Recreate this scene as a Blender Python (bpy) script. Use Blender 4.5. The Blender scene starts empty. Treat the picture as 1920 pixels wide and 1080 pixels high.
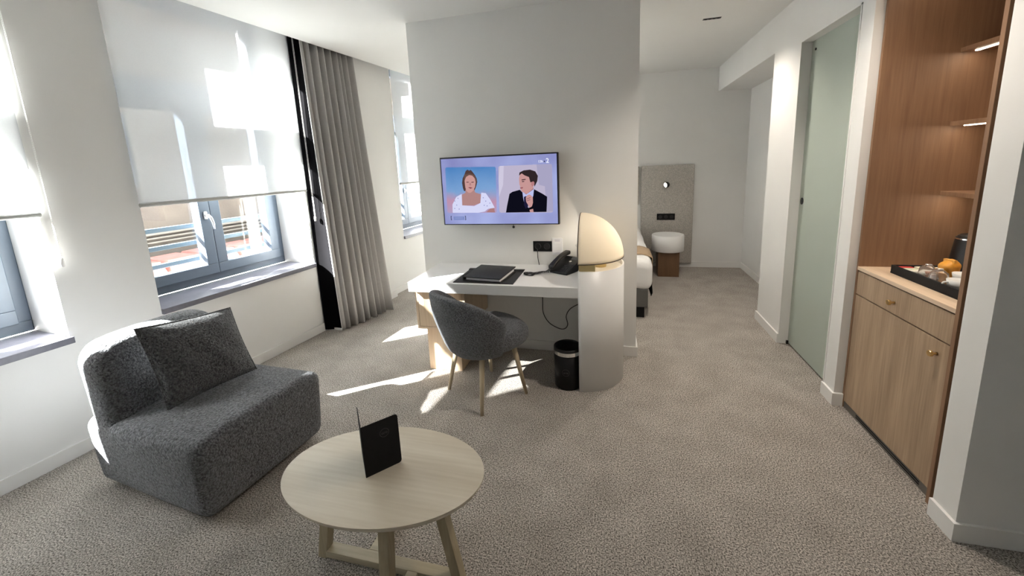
import bpy, bmesh, math, random
from mathutils import Matrix, Vector
random.seed(7)
scene = bpy.context.scene
COL = scene.collection

# ------------------------------------------------------------------ camera
cam_data = bpy.data.cameras.new('camera')
cam_data.sensor_width = 36.0
cam_data.lens = 14.1075
cam_data.shift_y = -0.04975
cam_data.clip_start = 0.02
cam_data.clip_end = 200
cam = bpy.data.objects.new('camera', cam_data)
COL.objects.link(cam)
CX, CY, CZ = (0.96859, 0.245031, -0.042348), (-0.003086, 0.182135, 0.983269), (0.248644, -0.952254, 0.17717)
cam.matrix_world = Matrix(((CX[0], CY[0], CZ[0], 0.0), (CX[1], CY[1], CZ[1], 0.0), (CX[2], CY[2], CZ[2], 1.55), (0, 0, 0, 1)))
scene.camera = cam

# ------------------------------------------------------------------ world, sun, exposure
EXPO = 2.55
scene.view_settings.view_transform = 'Standard'
scene.view_settings.look = 'None'
scene.view_settings.gamma = 1.0
scene.view_settings.use_curve_mapping = False
scene.view_settings.exposure = EXPO
SUN_H = Vector((0.806, 0.592, 0.0))         # horizontal travel of the sunlight
SUN_DIR = Vector((0.806, 0.592, -0.70)).normalized()
world = bpy.data.worlds.new('sky')
scene.world = world
world.use_nodes = True
wn = world.node_tree
wn.nodes.clear()
w_out = wn.nodes.new('ShaderNodeOutputWorld')
w_bg = wn.nodes.new('ShaderNodeBackground')
w_sky = wn.nodes.new('ShaderNodeTexSky')
w_sky.sky_type = 'NISHITA'
w_sky.sun_disc = False
w_sky.sun_elevation = math.atan(0.70)
w_sky.sun_rotation = math.atan2(-SUN_H.x, -SUN_H.y)
w_sky.dust_density = 4.0
w_sky.air_density = 0.8
w_hsv = wn.nodes.new('ShaderNodeHueSaturation')
w_hsv.inputs['Saturation'].default_value = 0.2
w_bg.inputs['Strength'].default_value = 0.25
wn.links.new(w_sky.outputs[0], w_hsv.inputs['Color'])
wn.links.new(w_hsv.outputs[0], w_bg.inputs[0])
wn.links.new(w_bg.outputs[0], w_out.inputs[0])
sun_data = bpy.data.lights.new('sun', 'SUN')
sun_data.energy = 36.0
sun_data.angle = math.radians(0.6)
sun_data.color = (1.0, 0.975, 0.94)
sun = bpy.data.objects.new('sun', sun_data)
COL.objects.link(sun)
sun.location = (-12, -8, 12)
sun.rotation_euler = SUN_DIR.to_track_quat('-Z', 'Y').to_euler()

# ------------------------------------------------------------------ helpers
def lin(r, g, b):
    f = lambda c: c / 12.92 if c <= 0.04045 else ((c + 0.055) / 1.055) ** 2.4
    return (f(r / 255.0), f(g / 255.0), f(b / 255.0), 1.0)

def new_mat(name):
    m = bpy.data.materials.new(name)
    m.use_nodes = True
    nt = m.node_tree
    p = nt.nodes['Principled BSDF']
    return m, nt, p

def mat(name, col, rough=0.6, metal=0.0, vary=0.0, vscale=8.0, bump=0.0, bscale=60.0, bdist=0.01, spec=0.5, stretch=None, detail=3.0, sheen=0.0):
    """Plain procedural material: colour varied by noise, noise relief."""
    m, nt, p = new_mat(name)
    p.inputs['Roughness'].default_value = rough
    p.inputs['Metallic'].default_value = metal
    p.inputs['Specular IOR Level'].default_value = spec
    if sheen:
        p.inputs['Sheen Weight'].default_value = sheen
        p.inputs['Sheen Roughness'].default_value = 0.5
    tc = nt.nodes.new('ShaderNodeTexCoord')
    mp = nt.nodes.new('ShaderNodeMapping')
    nt.links.new(tc.outputs['Object'], mp.inputs[0])
    if stretch:
        mp.inputs['Scale'].default_value = stretch
    n = nt.nodes.new('ShaderNodeTexNoise')
    n.inputs['Scale'].default_value = vscale
    n.inputs['Detail'].default_value = detail
    nt.links.new(mp.outputs[0], n.inputs['Vector'])
    r = nt.nodes.new('ShaderNodeValToRGB')
    c = col
    r.color_ramp.elements[0].position = 0.3
    r.color_ramp.elements[1].position = 0.7
    r.color_ramp.elements[0].color = (c[0] * (1 - vary), c[1] * (1 - vary), c[2] * (1 - vary), 1)
    r.color_ramp.elements[1].color = (min(1, c[0] * (1 + vary)), min(1, c[1] * (1 + vary)), min(1, c[2] * (1 + vary)), 1)
    nt.links.new(n.outputs['Fac'], r.inputs['Fac'])
    nt.links.new(r.outputs['Color'], p.inputs['Base Color'])
    if bump:
        n2 = nt.nodes.new('ShaderNodeTexNoise')
        n2.inputs['Scale'].default_value = bscale
        n2.inputs['Detail'].default_value = 2.0
        nt.links.new(tc.outputs['Object'], n2.inputs['Vector'])
        b = nt.nodes.new('ShaderNodeBump')
        b.inputs['Strength'].default_value = bump
        b.inputs['Distance'].default_value = bdist
        nt.links.new(n2.outputs['Fac'], b.inputs['Height'])
        nt.links.new(b.outputs['Normal'], p.inputs['Normal'])
    return m

def wood(name, dark, light, axis='z', scale=3.0, rough=0.5, bands=1.0):
    """Wood: fine grain stretched along one axis plus broad plank-like figure."""
    m, nt, p = new_mat(name)
    p.inputs['Roughness'].default_value = rough
    tc = nt.nodes.new('ShaderNodeTexCoord')
    def noise(sx, sc, det, dist=0.0):
        mp = nt.nodes.new('ShaderNodeMapping')
        s = {'x': (sx, 1, 1), 'y': (1, sx, 1), 'z': (1, 1, sx)}[axis]
        mp.inputs['Scale'].default_value = s
        nt.links.new(tc.outputs['Object'], mp.inputs[0])
        n = nt.nodes.new('ShaderNodeTexNoise')
        n.inputs['Scale'].default_value = sc
        n.inputs['Detail'].default_value = det
        n.inputs['Distortion'].default_value = dist
        nt.links.new(mp.outputs[0], n.inputs['Vector'])
        return n
    a = noise(0.04, scale * 30, 4)
    b = noise(0.12, scale * 4.5, 2, 0.4)
    mx = nt.nodes.new('ShaderNodeMath'); mx.operation = 'MULTIPLY_ADD'
    mx.inputs[1].default_value = 0.5
    h = nt.nodes.new('ShaderNodeMath'); h.operation = 'MULTIPLY'; h.inputs[1].default_value = 0.5 * bands
    nt.links.new(b.outputs['Fac'], h.inputs[0])
    nt.links.new(a.outputs['Fac'], mx.inputs[0])
    nt.links.new(h.outputs[0], mx.inputs[2])
    r = nt.nodes.new('ShaderNodeValToRGB')
    r.color_ramp.elements[0].position = 0.34
    r.color_ramp.elements[1].position = 0.66
    r.color_ramp.elements[0].color = dark
    r.color_ramp.elements[1].color = light
    nt.links.new(mx.outputs[0], r.inputs['Fac'])
    nt.links.new(r.outputs['Color'], p.inputs['Base Color'])
    bp = nt.nodes.new('ShaderNodeBump')
    bp.inputs['Strength'].default_value = 0.12
    bp.inputs['Distance'].default_value = 0.002
    nt.links.new(a.outputs['Fac'], bp.inputs['Height'])
    nt.links.new(bp.outputs['Normal'], p.inputs['Normal'])
    return m

def boucle(name, dark, light, scale=95.0, depth=0.006):
    """Looped wool: cell lumps with noise colour."""
    m, nt, p = new_mat(name)
    p.inputs['Roughness'].default_value = 0.95
    p.inputs['Specular IOR Level'].default_value = 0.15
    p.inputs['Sheen Weight'].default_value = 0.25
    tc = nt.nodes.new('ShaderNodeTexCoord')
    d = nt.nodes.new('ShaderNodeTexNoise')
    d.inputs['Scale'].default_value = scale
    d.inputs['Detail'].default_value = 3
    d.inputs['Distortion'].default_value = 0.8
    nt.links.new(tc.outputs['Object'], d.inputs['Vector'])
    v = nt.nodes.new('ShaderNodeTexVoronoi')
    v.inputs['Scale'].default_value = scale * 1.1
    nt.links.new(tc.outputs['Object'], v.inputs['Vector'])
    s = nt.nodes.new('ShaderNodeMath'); s.operation = 'SUBTRACT'
    nt.links.new(d.outputs['Fac'], s.inputs[0])
    k = nt.nodes.new('ShaderNodeMath'); k.operation = 'MULTIPLY'; k.inputs[1].default_value = 0.35
    nt.links.new(v.outputs['Distance'], k.inputs[0])
    nt.links.new(k.outputs[0], s.inputs[1])
    r = nt.nodes.new('ShaderNodeValToRGB')
    r.color_ramp.elements[0].position = 0.15
    r.color_ramp.elements[1].position = 0.6
    r.color_ramp.elements[0].color = dark
    r.color_ramp.elements[1].color = light
    nt.links.new(s.outputs[0], r.inputs['Fac'])
    nt.links.new(r.outputs['Color'], p.inputs['Base Color'])
    b = nt.nodes.new('ShaderNodeBump')
    b.inputs['Strength'].default_value = 1.0
    b.inputs['Distance'].default_value = depth
    nt.links.new(s.outputs[0], b.inputs['Height'])
    nt.links.new(b.outputs['Normal'], p.inputs['Normal'])
    return m

def emit(name, col, strength):
    m, nt, p = new_mat(name)
    p.inputs['Base Color'].default_value = (0, 0, 0, 1)
    p.inputs['Specular IOR Level'].default_value = 0.0
    p.inputs['Emission Color'].default_value = col
    p.inputs['Emission Strength'].default_value = strength
    return m

MX = {}                                      # world matrix of every thing
def set_props(o, label=None, cat=None, group=None, kind=None):
    if label: o['label'] = label
    if cat: o['category'] = cat
    if group: o['group'] = group
    if kind: o['kind'] = kind

def thing(name, label=None, cat=None, loc=(0, 0, 0), rotz=0.0, group=None, kind=None):
    o = bpy.data.objects.new(name, None)
    o.empty_display_size = 0.1
    COL.objects.link(o)
    o.location = loc
    o.rotation_euler = (0, 0, rotz)
    MX[o] = Matrix.Translation(loc) @ Matrix.Rotation(rotz, 4, 'Z')
    set_props(o, label, cat, group, kind)
    return o

class G:
    """collects vertices and faces"""
    def __init__(self):
        self.v = []; self.f = []
    def add(self, vs, fs):
        n = len(self.v)
        self.v += [Vector(p) for p in vs]
        self.f += [tuple(i + n for i in f) for f in fs]
        return self
    def box(self, x0, x1, y0, y1, z0, z1):
        return self.add([(x0, y0, z0), (x1, y0, z0), (x1, y1, z0), (x0, y1, z0), (x0, y0, z1), (x1, y0, z1), (x1, y1, z1), (x0, y1, z1)],
                        [(0, 3, 2, 1), (4, 5, 6, 7), (0, 1, 5, 4), (1, 2, 6, 5), (2, 3, 7, 6), (3, 0, 4, 7)])
    def prism(self, poly, z0, z1):
        n = len(poly)
        return self.add([(x, y, z0) for x, y in poly] + [(x, y, z1) for x, y in poly],
                        [tuple(range(n - 1, -1, -1)), tuple(range(n, 2 * n))] + [(i, (i + 1) % n, (i + 1) % n + n, i + n) for i in range(n)])
    def lathe(self, prof, seg=32, a0=0.0, a1=2 * math.pi, c=(0, 0, 0)):
        full = abs(a1 - a0 - 2 * math.pi) < 1e-6
        cols = seg if full else seg + 1
        vs = []
        for r, z in prof:
            for i in range(cols):
                a = a0 + (a1 - a0) * i / seg
                vs.append((c[0] + r * math.cos(a), c[1] + r * math.sin(a), c[2] + z))
        fs = []
        for j in range(len(prof) - 1):
            for i in range(seg):
                k = (i + 1) % cols
                fs.append((j * cols + i, j * cols + k, (j + 1) * cols + k, (j + 1) * cols + i))
        return self.add(vs, fs)
    def tube(self, path, r, seg=8, caps=True):
        pts = [Vector(p) for p in path]
        rs = r if isinstance(r, (list, tuple)) else [r] * len(pts)
        vs = []; fs = []
        up = None
        for i, p in enumerate(pts):
            t = (pts[min(i + 1, len(pts) - 1)] - pts[max(i - 1, 0)]).normalized()
            if up is None:
                up = Vector((0, 0, 1)) if abs(t.z) < 0.9 else Vector((1, 0, 0))
            a = (up - t * up.dot(t))
            a = a.normalized() if a.length > 1e-6 else t.orthogonal().normalized()
            up = a
            b = t.cross(a)
            for k in range(seg):
                w = 2 * math.pi * k / seg
                vs.append(p + (a * math.cos(w) + b * math.sin(w)) * rs[i])
        for i in range(len(pts) - 1):
            for k in range(seg):
                q = (k + 1) % seg
                fs.append((i * seg + k, i * seg + q, (i + 1) * seg + q, (i + 1) * seg + k))
        if caps:
            fs.append(tuple(range(seg - 1, -1, -1)))
            fs.append(tuple((len(pts) - 1) * seg + k for k in range(seg)))
        return self.add(vs, fs)
    def beam(self, p, q, w0, d0, w1=None, d1=None, side=(1, 0, 0)):
        """tapered square bar from p to q"""
        p, q = Vector(p), Vector(q)
        w1 = w0 if w1 is None else w1
        d1 = d0 if d1 is None else d1
        t = (q - p).normalized()
        s = Vector(side); s = (s - t * s.dot(t)).normalized()
        u = t.cross(s)
        vs = []
        for c, w, d in ((p, w0, d0), (q, w1, d1)):
            for a, b in ((-1, -1), (1, -1), (1, 1), (-1, 1)):
                vs.append(c + s * a * w / 2 + u * b * d / 2)
        return self.add(vs, [(0, 3, 2, 1), (4, 5, 6, 7), (0, 1, 5, 4), (1, 2, 6, 5), (2, 3, 7, 6), (3, 0, 4, 7)])
    def hbeam(self, p, q, w, d):
        """bar from p to q whose two ends are cut level"""
        vs = []
        for c in (p, q):
            for a, b in ((-1, -1), (1, -1), (1, 1), (-1, 1)):
                vs.append((c[0] + a * w / 2, c[1] + b * d / 2, c[2]))
        return self.add(vs, [(0, 3, 2, 1), (4, 5, 6, 7), (0, 1, 5, 4), (1, 2, 6, 5), (2, 3, 7, 6), (3, 0, 4, 7)])
    def rbox(self, c, h, r, k=4, m=6, deform=None):
        """box with rounded edges on an even grid, optionally deformed"""
        def axis(hh):
            a = [-hh + r * (1 - math.cos(math.pi / 2 * i / k)) for i in range(k)]
            mid = [-(hh - r) + 2 * (hh - r) * i / m for i in range(m + 1)]
            return a + mid + [-x for x in reversed(a)]
        ax = [axis(hh) for hh in h]
        n = [len(a) for a in ax]
        idx = {}; vs = []; fs = []
        def vid(i, j, l):
            key = (i, j, l)
            if key not in idx:
                q = Vector((ax[0][i], ax[1][j], ax[2][l]))
                inn = Vector([max(-(h[t] - r), min(h[t] - r, q[t])) for t in range(3)])
                d = q - inn
                p = inn + d.normalized() * r if d.length > 1e-9 else q
                if deform: p = deform(Vector(p))
                idx[key] = len(vs); vs.append(p + Vector(c))
            return idx[key]
        for a in range(3):
            b, e = (a + 1) % 3, (a + 2) % 3
            for side in (0, n[a] - 1):
                for i in range(n[b] - 1):
                    for j in range(n[e] - 1):
                        q = []
                        for di, dj in ((0, 0), (1, 0), (1, 1), (0, 1)):
                            t = [0, 0, 0]; t[a] = side; t[b] = i + di; t[e] = j + dj
                            q.append(vid(*t))
                        fs.append(tuple(q if side else q[::-1]))
        return self.add(vs, fs)
    def grid(self, fn, nu, nv, closed_u=False):
        vs = [fn(i / nu if not closed_u else i / nu, j / nv) for j in range(nv + 1) for i in range(nu + (0 if closed_u else 1))]
        c = nu if closed_u else nu + 1
        fs = [(j * c + i, j * c + (i + 1) % c, (j + 1) * c + (i + 1) % c, (j + 1) * c + i) for j in range(nv) for i in range(nu)]
        return self.add(vs, fs)

def obj(name, g, material, parent=None, smooth=False, bevel=0.0, world_coords=False, label=None, solid=0.0, subsurf=0, kind=None, merge=False, segs=2):
    me = bpy.data.meshes.new(name)
    vs = g.v
    if world_coords and parent is not None:
        inv = MX[parent].inverted()
        vs = [inv @ v for v in vs]
    me.from_pydata([tuple(v) for v in vs], [], g.f)
    me.update()
    if merge:
        bm = bmesh.new(); bm.from_mesh(me)
        bmesh.ops.remove_doubles(bm, verts=bm.verts, dist=1e-5)
        bmesh.ops.recalc_face_normals(bm, faces=bm.faces)
        bm.to_mesh(me); bm.free()
    me.materials.append(material)
    if smooth:
        for p in me.polygons: p.use_smooth = True
    o = bpy.data.objects.new(name, me)
    COL.objects.link(o)
    if parent is not None:
        o.parent = parent
        if parent in MX: MX[o] = MX[parent].copy()
    else:
        MX[o] = Matrix.Identity(4)
    if solid:
        md = o.modifiers.new('solid', 'SOLIDIFY'); md.thickness = solid; md.offset = 0
    if bevel:
        md = o.modifiers.new('bevel', 'BEVEL'); md.width = bevel; md.segments = segs; md.limit_method = 'ANGLE'; md.angle_limit = math.radians(40)
    if subsurf:
        md = o.modifiers.new('sub', 'SUBSURF'); md.levels = subsurf; md.render_levels = subsurf
    set_props(o, label, None, None, kind)
    return o

def text_obj(name, body, size, matrix, material, parent, extrude=0.0004, bold=False, align='CENTER'):
    """flat lettering turned into a mesh; matrix is in the parent's frame"""
    cu = bpy.data.curves.new(name, 'FONT')
    cu.body = body; cu.size = size; cu.align_x = align; cu.align_y = 'CENTER'; cu.extrude = extrude
    if bold: cu.offset = size * 0.02
    t = bpy.data.objects.new(name + '_tmp', cu)
    COL.objects.link(t)
    dg = bpy.context.evaluated_depsgraph_get()
    me = bpy.data.meshes.new_from_object(t.evaluated_get(dg))
    bpy.data.objects.remove(t)
    me.materials.clear(); me.materials.append(material)
    me.transform(matrix)
    o = bpy.data.objects.new(name, me)
    COL.objects.link(o)
    o.parent = parent
    return o

def frame(origin, ex, ey):
    ex = Vector(ex).normalized(); ey = Vector(ey).normalized(); ez = ex.cross(ey)
    return Matrix(((ex.x, ey.x, ez.x, origin[0]), (ex.y, ey.y, ez.y, origin[1]), (ex.z, ey.z, ez.z, origin[2]), (0, 0, 0, 1)))

# ------------------------------------------------------------------ materials
M = {}
M['wall'] = mat('wall_paint', (0.785, 0.778, 0.76, 1), 0.85, vary=0.012, vscale=3, bump=0.10, bscale=420, bdist=0.002, spec=0.25)
M['ceiling'] = mat('ceiling_paint', (0.745, 0.74, 0.72, 1), 0.9, vary=0.01, vscale=2, spec=0.2)
M['trim'] = mat('trim_paint', (0.80, 0.79, 0.77, 1), 0.5, vary=0.01, vscale=5)
M['sill'] = mat('sill_stone', lin(104, 104, 114), 0.35, vary=0.08, vscale=40)
M['frame'] = mat('window_metal', lin(80, 91, 104), 0.42, vary=0.03, vscale=20)
M['rail'] = mat('rail_metal', lin(84, 98, 108), 0.45, vary=0.05, vscale=30)
M['chrome'] = mat('chrome', (0.78, 0.78, 0.78, 1), 0.15, 1.0, vary=0.02)
M['silver'] = mat('satin_silver', (0.72, 0.73, 0.75, 1), 0.35, 0.8, vary=0.02)
M['brass'] = mat('brass', (0.72, 0.50, 0.22, 1), 0.3, 1.0, vary=0.04)
M['gold'] = mat('gold_plate', (0.62, 0.50, 0.26, 1), 0.4, 0.9, vary=0.05)
M['black'] = mat('black_plastic', (0.010, 0.010, 0.011, 1), 0.38, vary=0.2, vscale=40)
M['black_matt'] = mat('black_matt', (0.007, 0.007, 0.008, 1), 0.7, vary=0.2, vscale=40, spec=0.25)
M['leather'] = mat('black_leather', (0.012, 0.012, 0.012, 1), 0.5, vary=0.2, vscale=60, bump=0.25, bscale=700, bdist=0.001)
M['white'] = mat('white_lacquer', (0.82, 0.81, 0.80, 1), 0.35, vary=0.008, vscale=10, bump=0.03, bscale=500, bdist=0.001)
M['paper'] = mat('paper', (0.80, 0.80, 0.82, 1), 0.7, vary=0.02)
M['oak'] = wood('oak_veneer', lin(150, 126, 102), lin(184, 158, 130), 'z', 3.2, 0.55)
M['oak_inside'] = wood('oak_panel', lin(128, 96, 72), lin(150, 116, 88), 'z', 3.0, 0.55)
M['oak_side'] = wood('oak_dark_strip', lin(52, 39, 32), lin(66, 50, 40), 'z', 3.0, 0.6)
M['ash'] = wood('ash_desk', lin(206, 180, 150), lin(228, 206, 178), 'z', 2.4, 0.5)
M['ash_leg'] = wood('ash_leg', lin(176, 160, 132), lin(198, 182, 154), 'z', 4.0, 0.5)
M['table'] = wood('table_veneer', lin(192, 181, 162), lin(208, 199, 182), 'x', 2.4, 0.45)
M['table_leg'] = wood('table_leg_wood', lin(158, 146, 120), lin(178, 166, 140), 'z', 4.0, 0.5)
M['table_bar'] = wood('table_bar_wood', lin(172, 162, 138), lin(192, 182, 158), 'x', 4.0, 0.5)
M['brown'] = wood('walnut_block', lin(96, 70, 48), lin(116, 86, 60), 'z', 4.0, 0.5)
M['boucle'] = boucle('boucle_grey', (0.066, 0.069, 0.076, 1), (0.29, 0.30, 0.32, 1), 105, 0.012)
M['boucle_chair'] = boucle('boucle_chair', (0.064, 0.068, 0.076, 1), (0.27, 0.28, 0.305, 1), 150, 0.009)
M['boucle_cushion'] = boucle('boucle_cushion', (0.050, 0.052, 0.055, 1), (0.20, 0.205, 0.212, 1), 105, 0.012)
M['curtain'] = mat('curtain_cloth', lin(176, 173, 170), 0.9, vary=0.03, vscale=60, bump=0.1, bscale=600, bdist=0.001, spec=0.15)
M['lining'] = mat('blackout_lining', (0.004, 0.0038, 0.0045, 1), 0.95, vary=0.1, spec=0.05)
M['hem'] = mat('curtain_hem', (0.72, 0.71, 0.69, 1), 0.8, vary=0.03)
M['bedlinen'] = mat('bed_linen', (0.80, 0.79, 0.78, 1), 0.8, vary=0.01, vscale=10, bump=0.25, bscale=22, bdist=0.01)
M['runner'] = mat('bed_runner', lin(172, 148, 120), 0.85, vary=0.05, vscale=80)
M['bedbase'] = mat('bed_base_cloth', lin(98, 96, 92), 0.9, vary=0.06, vscale=200)
M['headboard'] = mat('headboard_tweed', lin(182, 177, 170), 0.95, vary=0.3, vscale=130, bump=0.6, bscale=150, bdist=0.006, spec=0.1)
M['plaster_out'] = mat('facade_plaster', lin(108, 100, 92), 0.95, vary=0.2, vscale=1.5, bump=0.3, bscale=30, bdist=0.02)
M['stone_out'] = mat('facade_moulding', lin(140, 134, 126), 0.9, vary=0.05, vscale=6)
M['terracotta'] = mat('terracotta', lin(184, 122, 114), 0.85, vary=0.12, vscale=9)
M['bin_black'] = mat('bin_black', (0.006, 0.006, 0.007, 1), 0.4, vary=0.1, spec=0.25)
M['logo'] = mat('logo_grey', (0.055, 0.055, 0.055, 1), 0.6, vary=0.02)
M['key'] = mat('phone_key', (0.03, 0.03, 0.032, 1), 0.4, vary=0.05)
M['ceramic'] = mat('white_ceramic', (0.80, 0.80, 0.78, 1), 0.25, vary=0.01)

# carpet: cut loops, speckled warm grey
m, nt, p = new_mat('carpet')
p.inputs['Roughness'].default_value = 0.97
p.inputs['Specular IOR Level'].default_value = 0.1
tc = nt.nodes.new('ShaderNodeTexCoord')
n1 = nt.nodes.new('ShaderNodeTexNoise'); n1.inputs['Scale'].default_value = 165; n1.inputs['Detail'].default_value = 5; n1.inputs['Roughness'].default_value = 0.75
n2 = nt.nodes.new('ShaderNodeTexNoise'); n2.inputs['Scale'].default_value = 5.0; n2.inputs['Detail'].default_value = 4
for n in (n1, n2): nt.links.new(tc.outputs['Object'], n.inputs['Vector'])
r1 = nt.nodes.new('ShaderNodeValToRGB')
r1.color_ramp.elements[0].position = 0.40; r1.color_ramp.elements[0].color = lin(66, 60, 54)
r1.color_ramp.elements[1].position = 0.62; r1.color_ramp.elements[1].color = lin(242, 234, 225)
nt.links.new(n1.outputs['Fac'], r1.inputs['Fac'])
r2 = nt.nodes.new('ShaderNodeValToRGB')
r2.color_ramp.elements[0].position = 0.3; r2.color_ramp.elements[0].color = (0.80, 0.79, 0.78, 1)
r2.color_ramp.elements[1].position = 0.7; r2.color_ramp.elements[1].color = (1.0, 1.0, 1.0, 1)
nt.links.new(n2.outputs['Fac'], r2.inputs['Fac'])
mul = nt.nodes.new('ShaderNodeMix'); mul.data_type = 'RGBA'; mul.blend_type = 'MULTIPLY'; mul.inputs[0].default_value = 1.0
nt.links.new(r1.outputs['Color'], mul.inputs[6]); nt.links.new(r2.outputs['Color'], mul.inputs[7])
nt.links.new(mul.outputs[2], p.inputs['Base Color'])
bp = nt.nodes.new('ShaderNodeBump'); bp.inputs['Strength'].default_value = 0.9; bp.inputs['Distance'].default_value = 0.006
nt.links.new(n1.outputs['Fac'], bp.inputs['Height']); nt.links.new(bp.outputs['Normal'], p.inputs['Normal'])
M['carpet'] = m

# clear window pane: straight-through with a faint reflection
m, nt, p = new_mat('window_glass')
nt.nodes.remove(p)
tr = nt.nodes.new('ShaderNodeBsdfTransparent'); tr.inputs[0].default_value = (0.95, 0.97, 0.97, 1)
gl = nt.nodes.new('ShaderNodeBsdfGlossy'); gl.inputs['Roughness'].default_value = 0.02
lw = nt.nodes.new('ShaderNodeLayerWeight'); lw.inputs[0].default_value = 0.5
pw = nt.nodes.new('ShaderNodeMath'); pw.operation = 'POWER'; pw.inputs[1].default_value = 4.0
fr = nt.nodes.new('ShaderNodeMath'); fr.operation = 'MULTIPLY_ADD'; fr.inputs[1].default_value = 0.5; fr.inputs[2].default_value = 0.035
nt.links.new(lw.outputs['Facing'], pw.inputs[0]); nt.links.new(pw.outputs[0], fr.inputs[0])
mx = nt.nodes.new('ShaderNodeMixShader')
nt.links.new(fr.outputs[0], mx.inputs[0]); nt.links.new(tr.outputs[0], mx.inputs[1]); nt.links.new(gl.outputs[0], mx.inputs[2])
nt.links.new(mx.outputs[0], nt.nodes['Material Output'].inputs[0])
M['glass'] = m

# screen fabric of the roller blinds: light passes partly scattered, partly straight
m, nt, p = new_mat('blind_fabric')
nt.nodes.remove(p)
tr = nt.nodes.new('ShaderNodeBsdfTransparent')
df = nt.nodes.new('ShaderNodeBsdfDiffuse'); df.inputs[0].default_value = (0.62, 0.635, 0.64, 1)
tl = nt.nodes.new('ShaderNodeBsdfTranslucent'); tl.inputs[0].default_value = (0.55, 0.565, 0.57, 1)
wv = nt.nodes.new('ShaderNodeTexNoise'); wv.inputs['Scale'].default_value = 300
tcb = nt.nodes.new('ShaderNodeTexCoord'); nt.links.new(tcb.outputs['Object'], wv.inputs['Vector'])
mr = nt.nodes.new('ShaderNodeMapRange'); mr.inputs['To Min'].default_value = 0.30; mr.inputs['To Max'].default_value = 0.37
nt.links.new(wv.outputs['Fac'], mr.inputs['Value'])
m1 = nt.nodes.new('ShaderNodeMixShader'); m1.inputs[0].default_value = 0.5
m2 = nt.nodes.new('ShaderNodeMixShader')
nt.links.new(df.outputs[0], m1.inputs[1]); nt.links.new(tl.outputs[0], m1.inputs[2])
nt.links.new(mr.outputs[0], m2.inputs[0]); nt.links.new(m1.outputs[0], m2.inputs[1]); nt.links.new(tr.outputs[0], m2.inputs[2])
nt.links.new(m2.outputs[0], nt.nodes['Material Output'].inputs[0])
M['blind'] = m

# frosted door glass
m, nt, p = new_mat('frosted_glass')
p.inputs['Base Color'].default_value = (0.60, 0.665, 0.595, 1)
p.inputs['Roughness'].default_value = 0.35
p.inputs['Transmission Weight'].default_value = 0.35
p.inputs['IOR'].default_value = 1.3
nz = nt.nodes.new('ShaderNodeTexNoise'); nz.inputs['Scale'].default_value = 300
bpf = nt.nodes.new('ShaderNodeBump'); bpf.inputs['Strength'].default_value = 0.05; bpf.inputs['Distance'].default_value = 0.001
nt.links.new(nz.outputs['Fac'], bpf.inputs['Height']); nt.links.new(bpf.outputs['Normal'], p.inputs['Normal'])
M['frosted'] = m

# lamp shade: opal, light shows through
m, nt, p = new_mat('opal_shade')
nt.nodes.remove(p)
df = nt.nodes.new('ShaderNodeBsdfDiffuse'); df.inputs[0].default_value = (0.80, 0.77, 0.71, 1)
tl = nt.nodes.new('ShaderNodeBsdfTranslucent'); tl.inputs[0].default_value = (0.88, 0.82, 0.72, 1)
m1 = nt.nodes.new('ShaderNodeMixShader'); m1.inputs[0].default_value = 0.55
nt.links.new(df.outputs[0], m1.inputs[1]); nt.links.new(tl.outputs[0], m1.inputs[2])
nt.links.new(m1.outputs[0], nt.nodes['Material Output'].inputs[0])
M['opal'] = m

# drinking glass
m, nt, p = new_mat('drinking_glass')
p.inputs['Base Color'].default_value = (0.95, 0.95, 0.95, 1)
p.inputs['Roughness'].default_value = 0.03
p.inputs['Transmission Weight'].default_value = 0.95
p.inputs['IOR'].default_value = 1.45
M['tumbler'] = m
EK = 1.0 / (2.0 ** EXPO)
M['led'] = emit('led_strip', (1.0, 0.86, 0.68, 1), 26.0 * EK)
M['bulb'] = emit('bulb', (1.0, 0.90, 0.76, 1), 64.0 * EK)
M['sconce_light'] = emit('sconce_light', (1.0, 0.9, 0.75, 1), 6.0 * EK)

# ================================================================== the room
HC = 2.69                                    # ceiling
AL = 0.10633                                 # the window wall is turned by this much
P0 = Vector((-2.959, 1.7718, 0.0))
DIRL = Vector((math.sin(AL), math.cos(AL), 0)); NL = Vector((math.cos(AL), -math.sin(AL), 0))
def WL(x, s, z=0.0):
    """point of the window wall: x into the room, s along the wall"""
    return P0 + NL * x + DIRL * s + Vector((0, 0, z))
WT = 0.58                                    # window wall thickness
HEAD = 2.89; SILL = 0.69; TOP = 2.97
OPEN = [(-1.575, -0.325), (0.126, 1.405), (2.862, 4.13)]

def structure(name, g, m, **k):
    return obj(name, g, m, kind='structure', **k)

def wl_xy(x, s):
    v = WL(x, s); return (v.x, v.y)

# floor
g = G(); g.prism([wl_xy(-0.3, -3.8), (3.3, -2.0), (3.3, 6.2), wl_xy(-0.3, 4.7)], -0.06, 0.0)
structure('floor', g, M['carpet'])
# ceiling with the curtain pocket along the window wall
g = G(); g.prism([wl_xy(0.155, -3.8), (3.3, -2.0), (3.3, 6.2), wl_xy(0.155, 4.7)], HC, TOP)
g.prism([wl_xy(-0.6, -3.8), wl_xy(0.155, -3.8), wl_xy(0.155, 4.7), wl_xy(-0.6, 4.7)], TOP, TOP + 0.05)
g.prism([wl_xy(0.155, -3.8), (3.3, -2.0), (3.3, 6.2), wl_xy(0.155, 4.7)], TOP, TOP + 0.05)
structure('ceiling', g, M['ceiling'])
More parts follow.
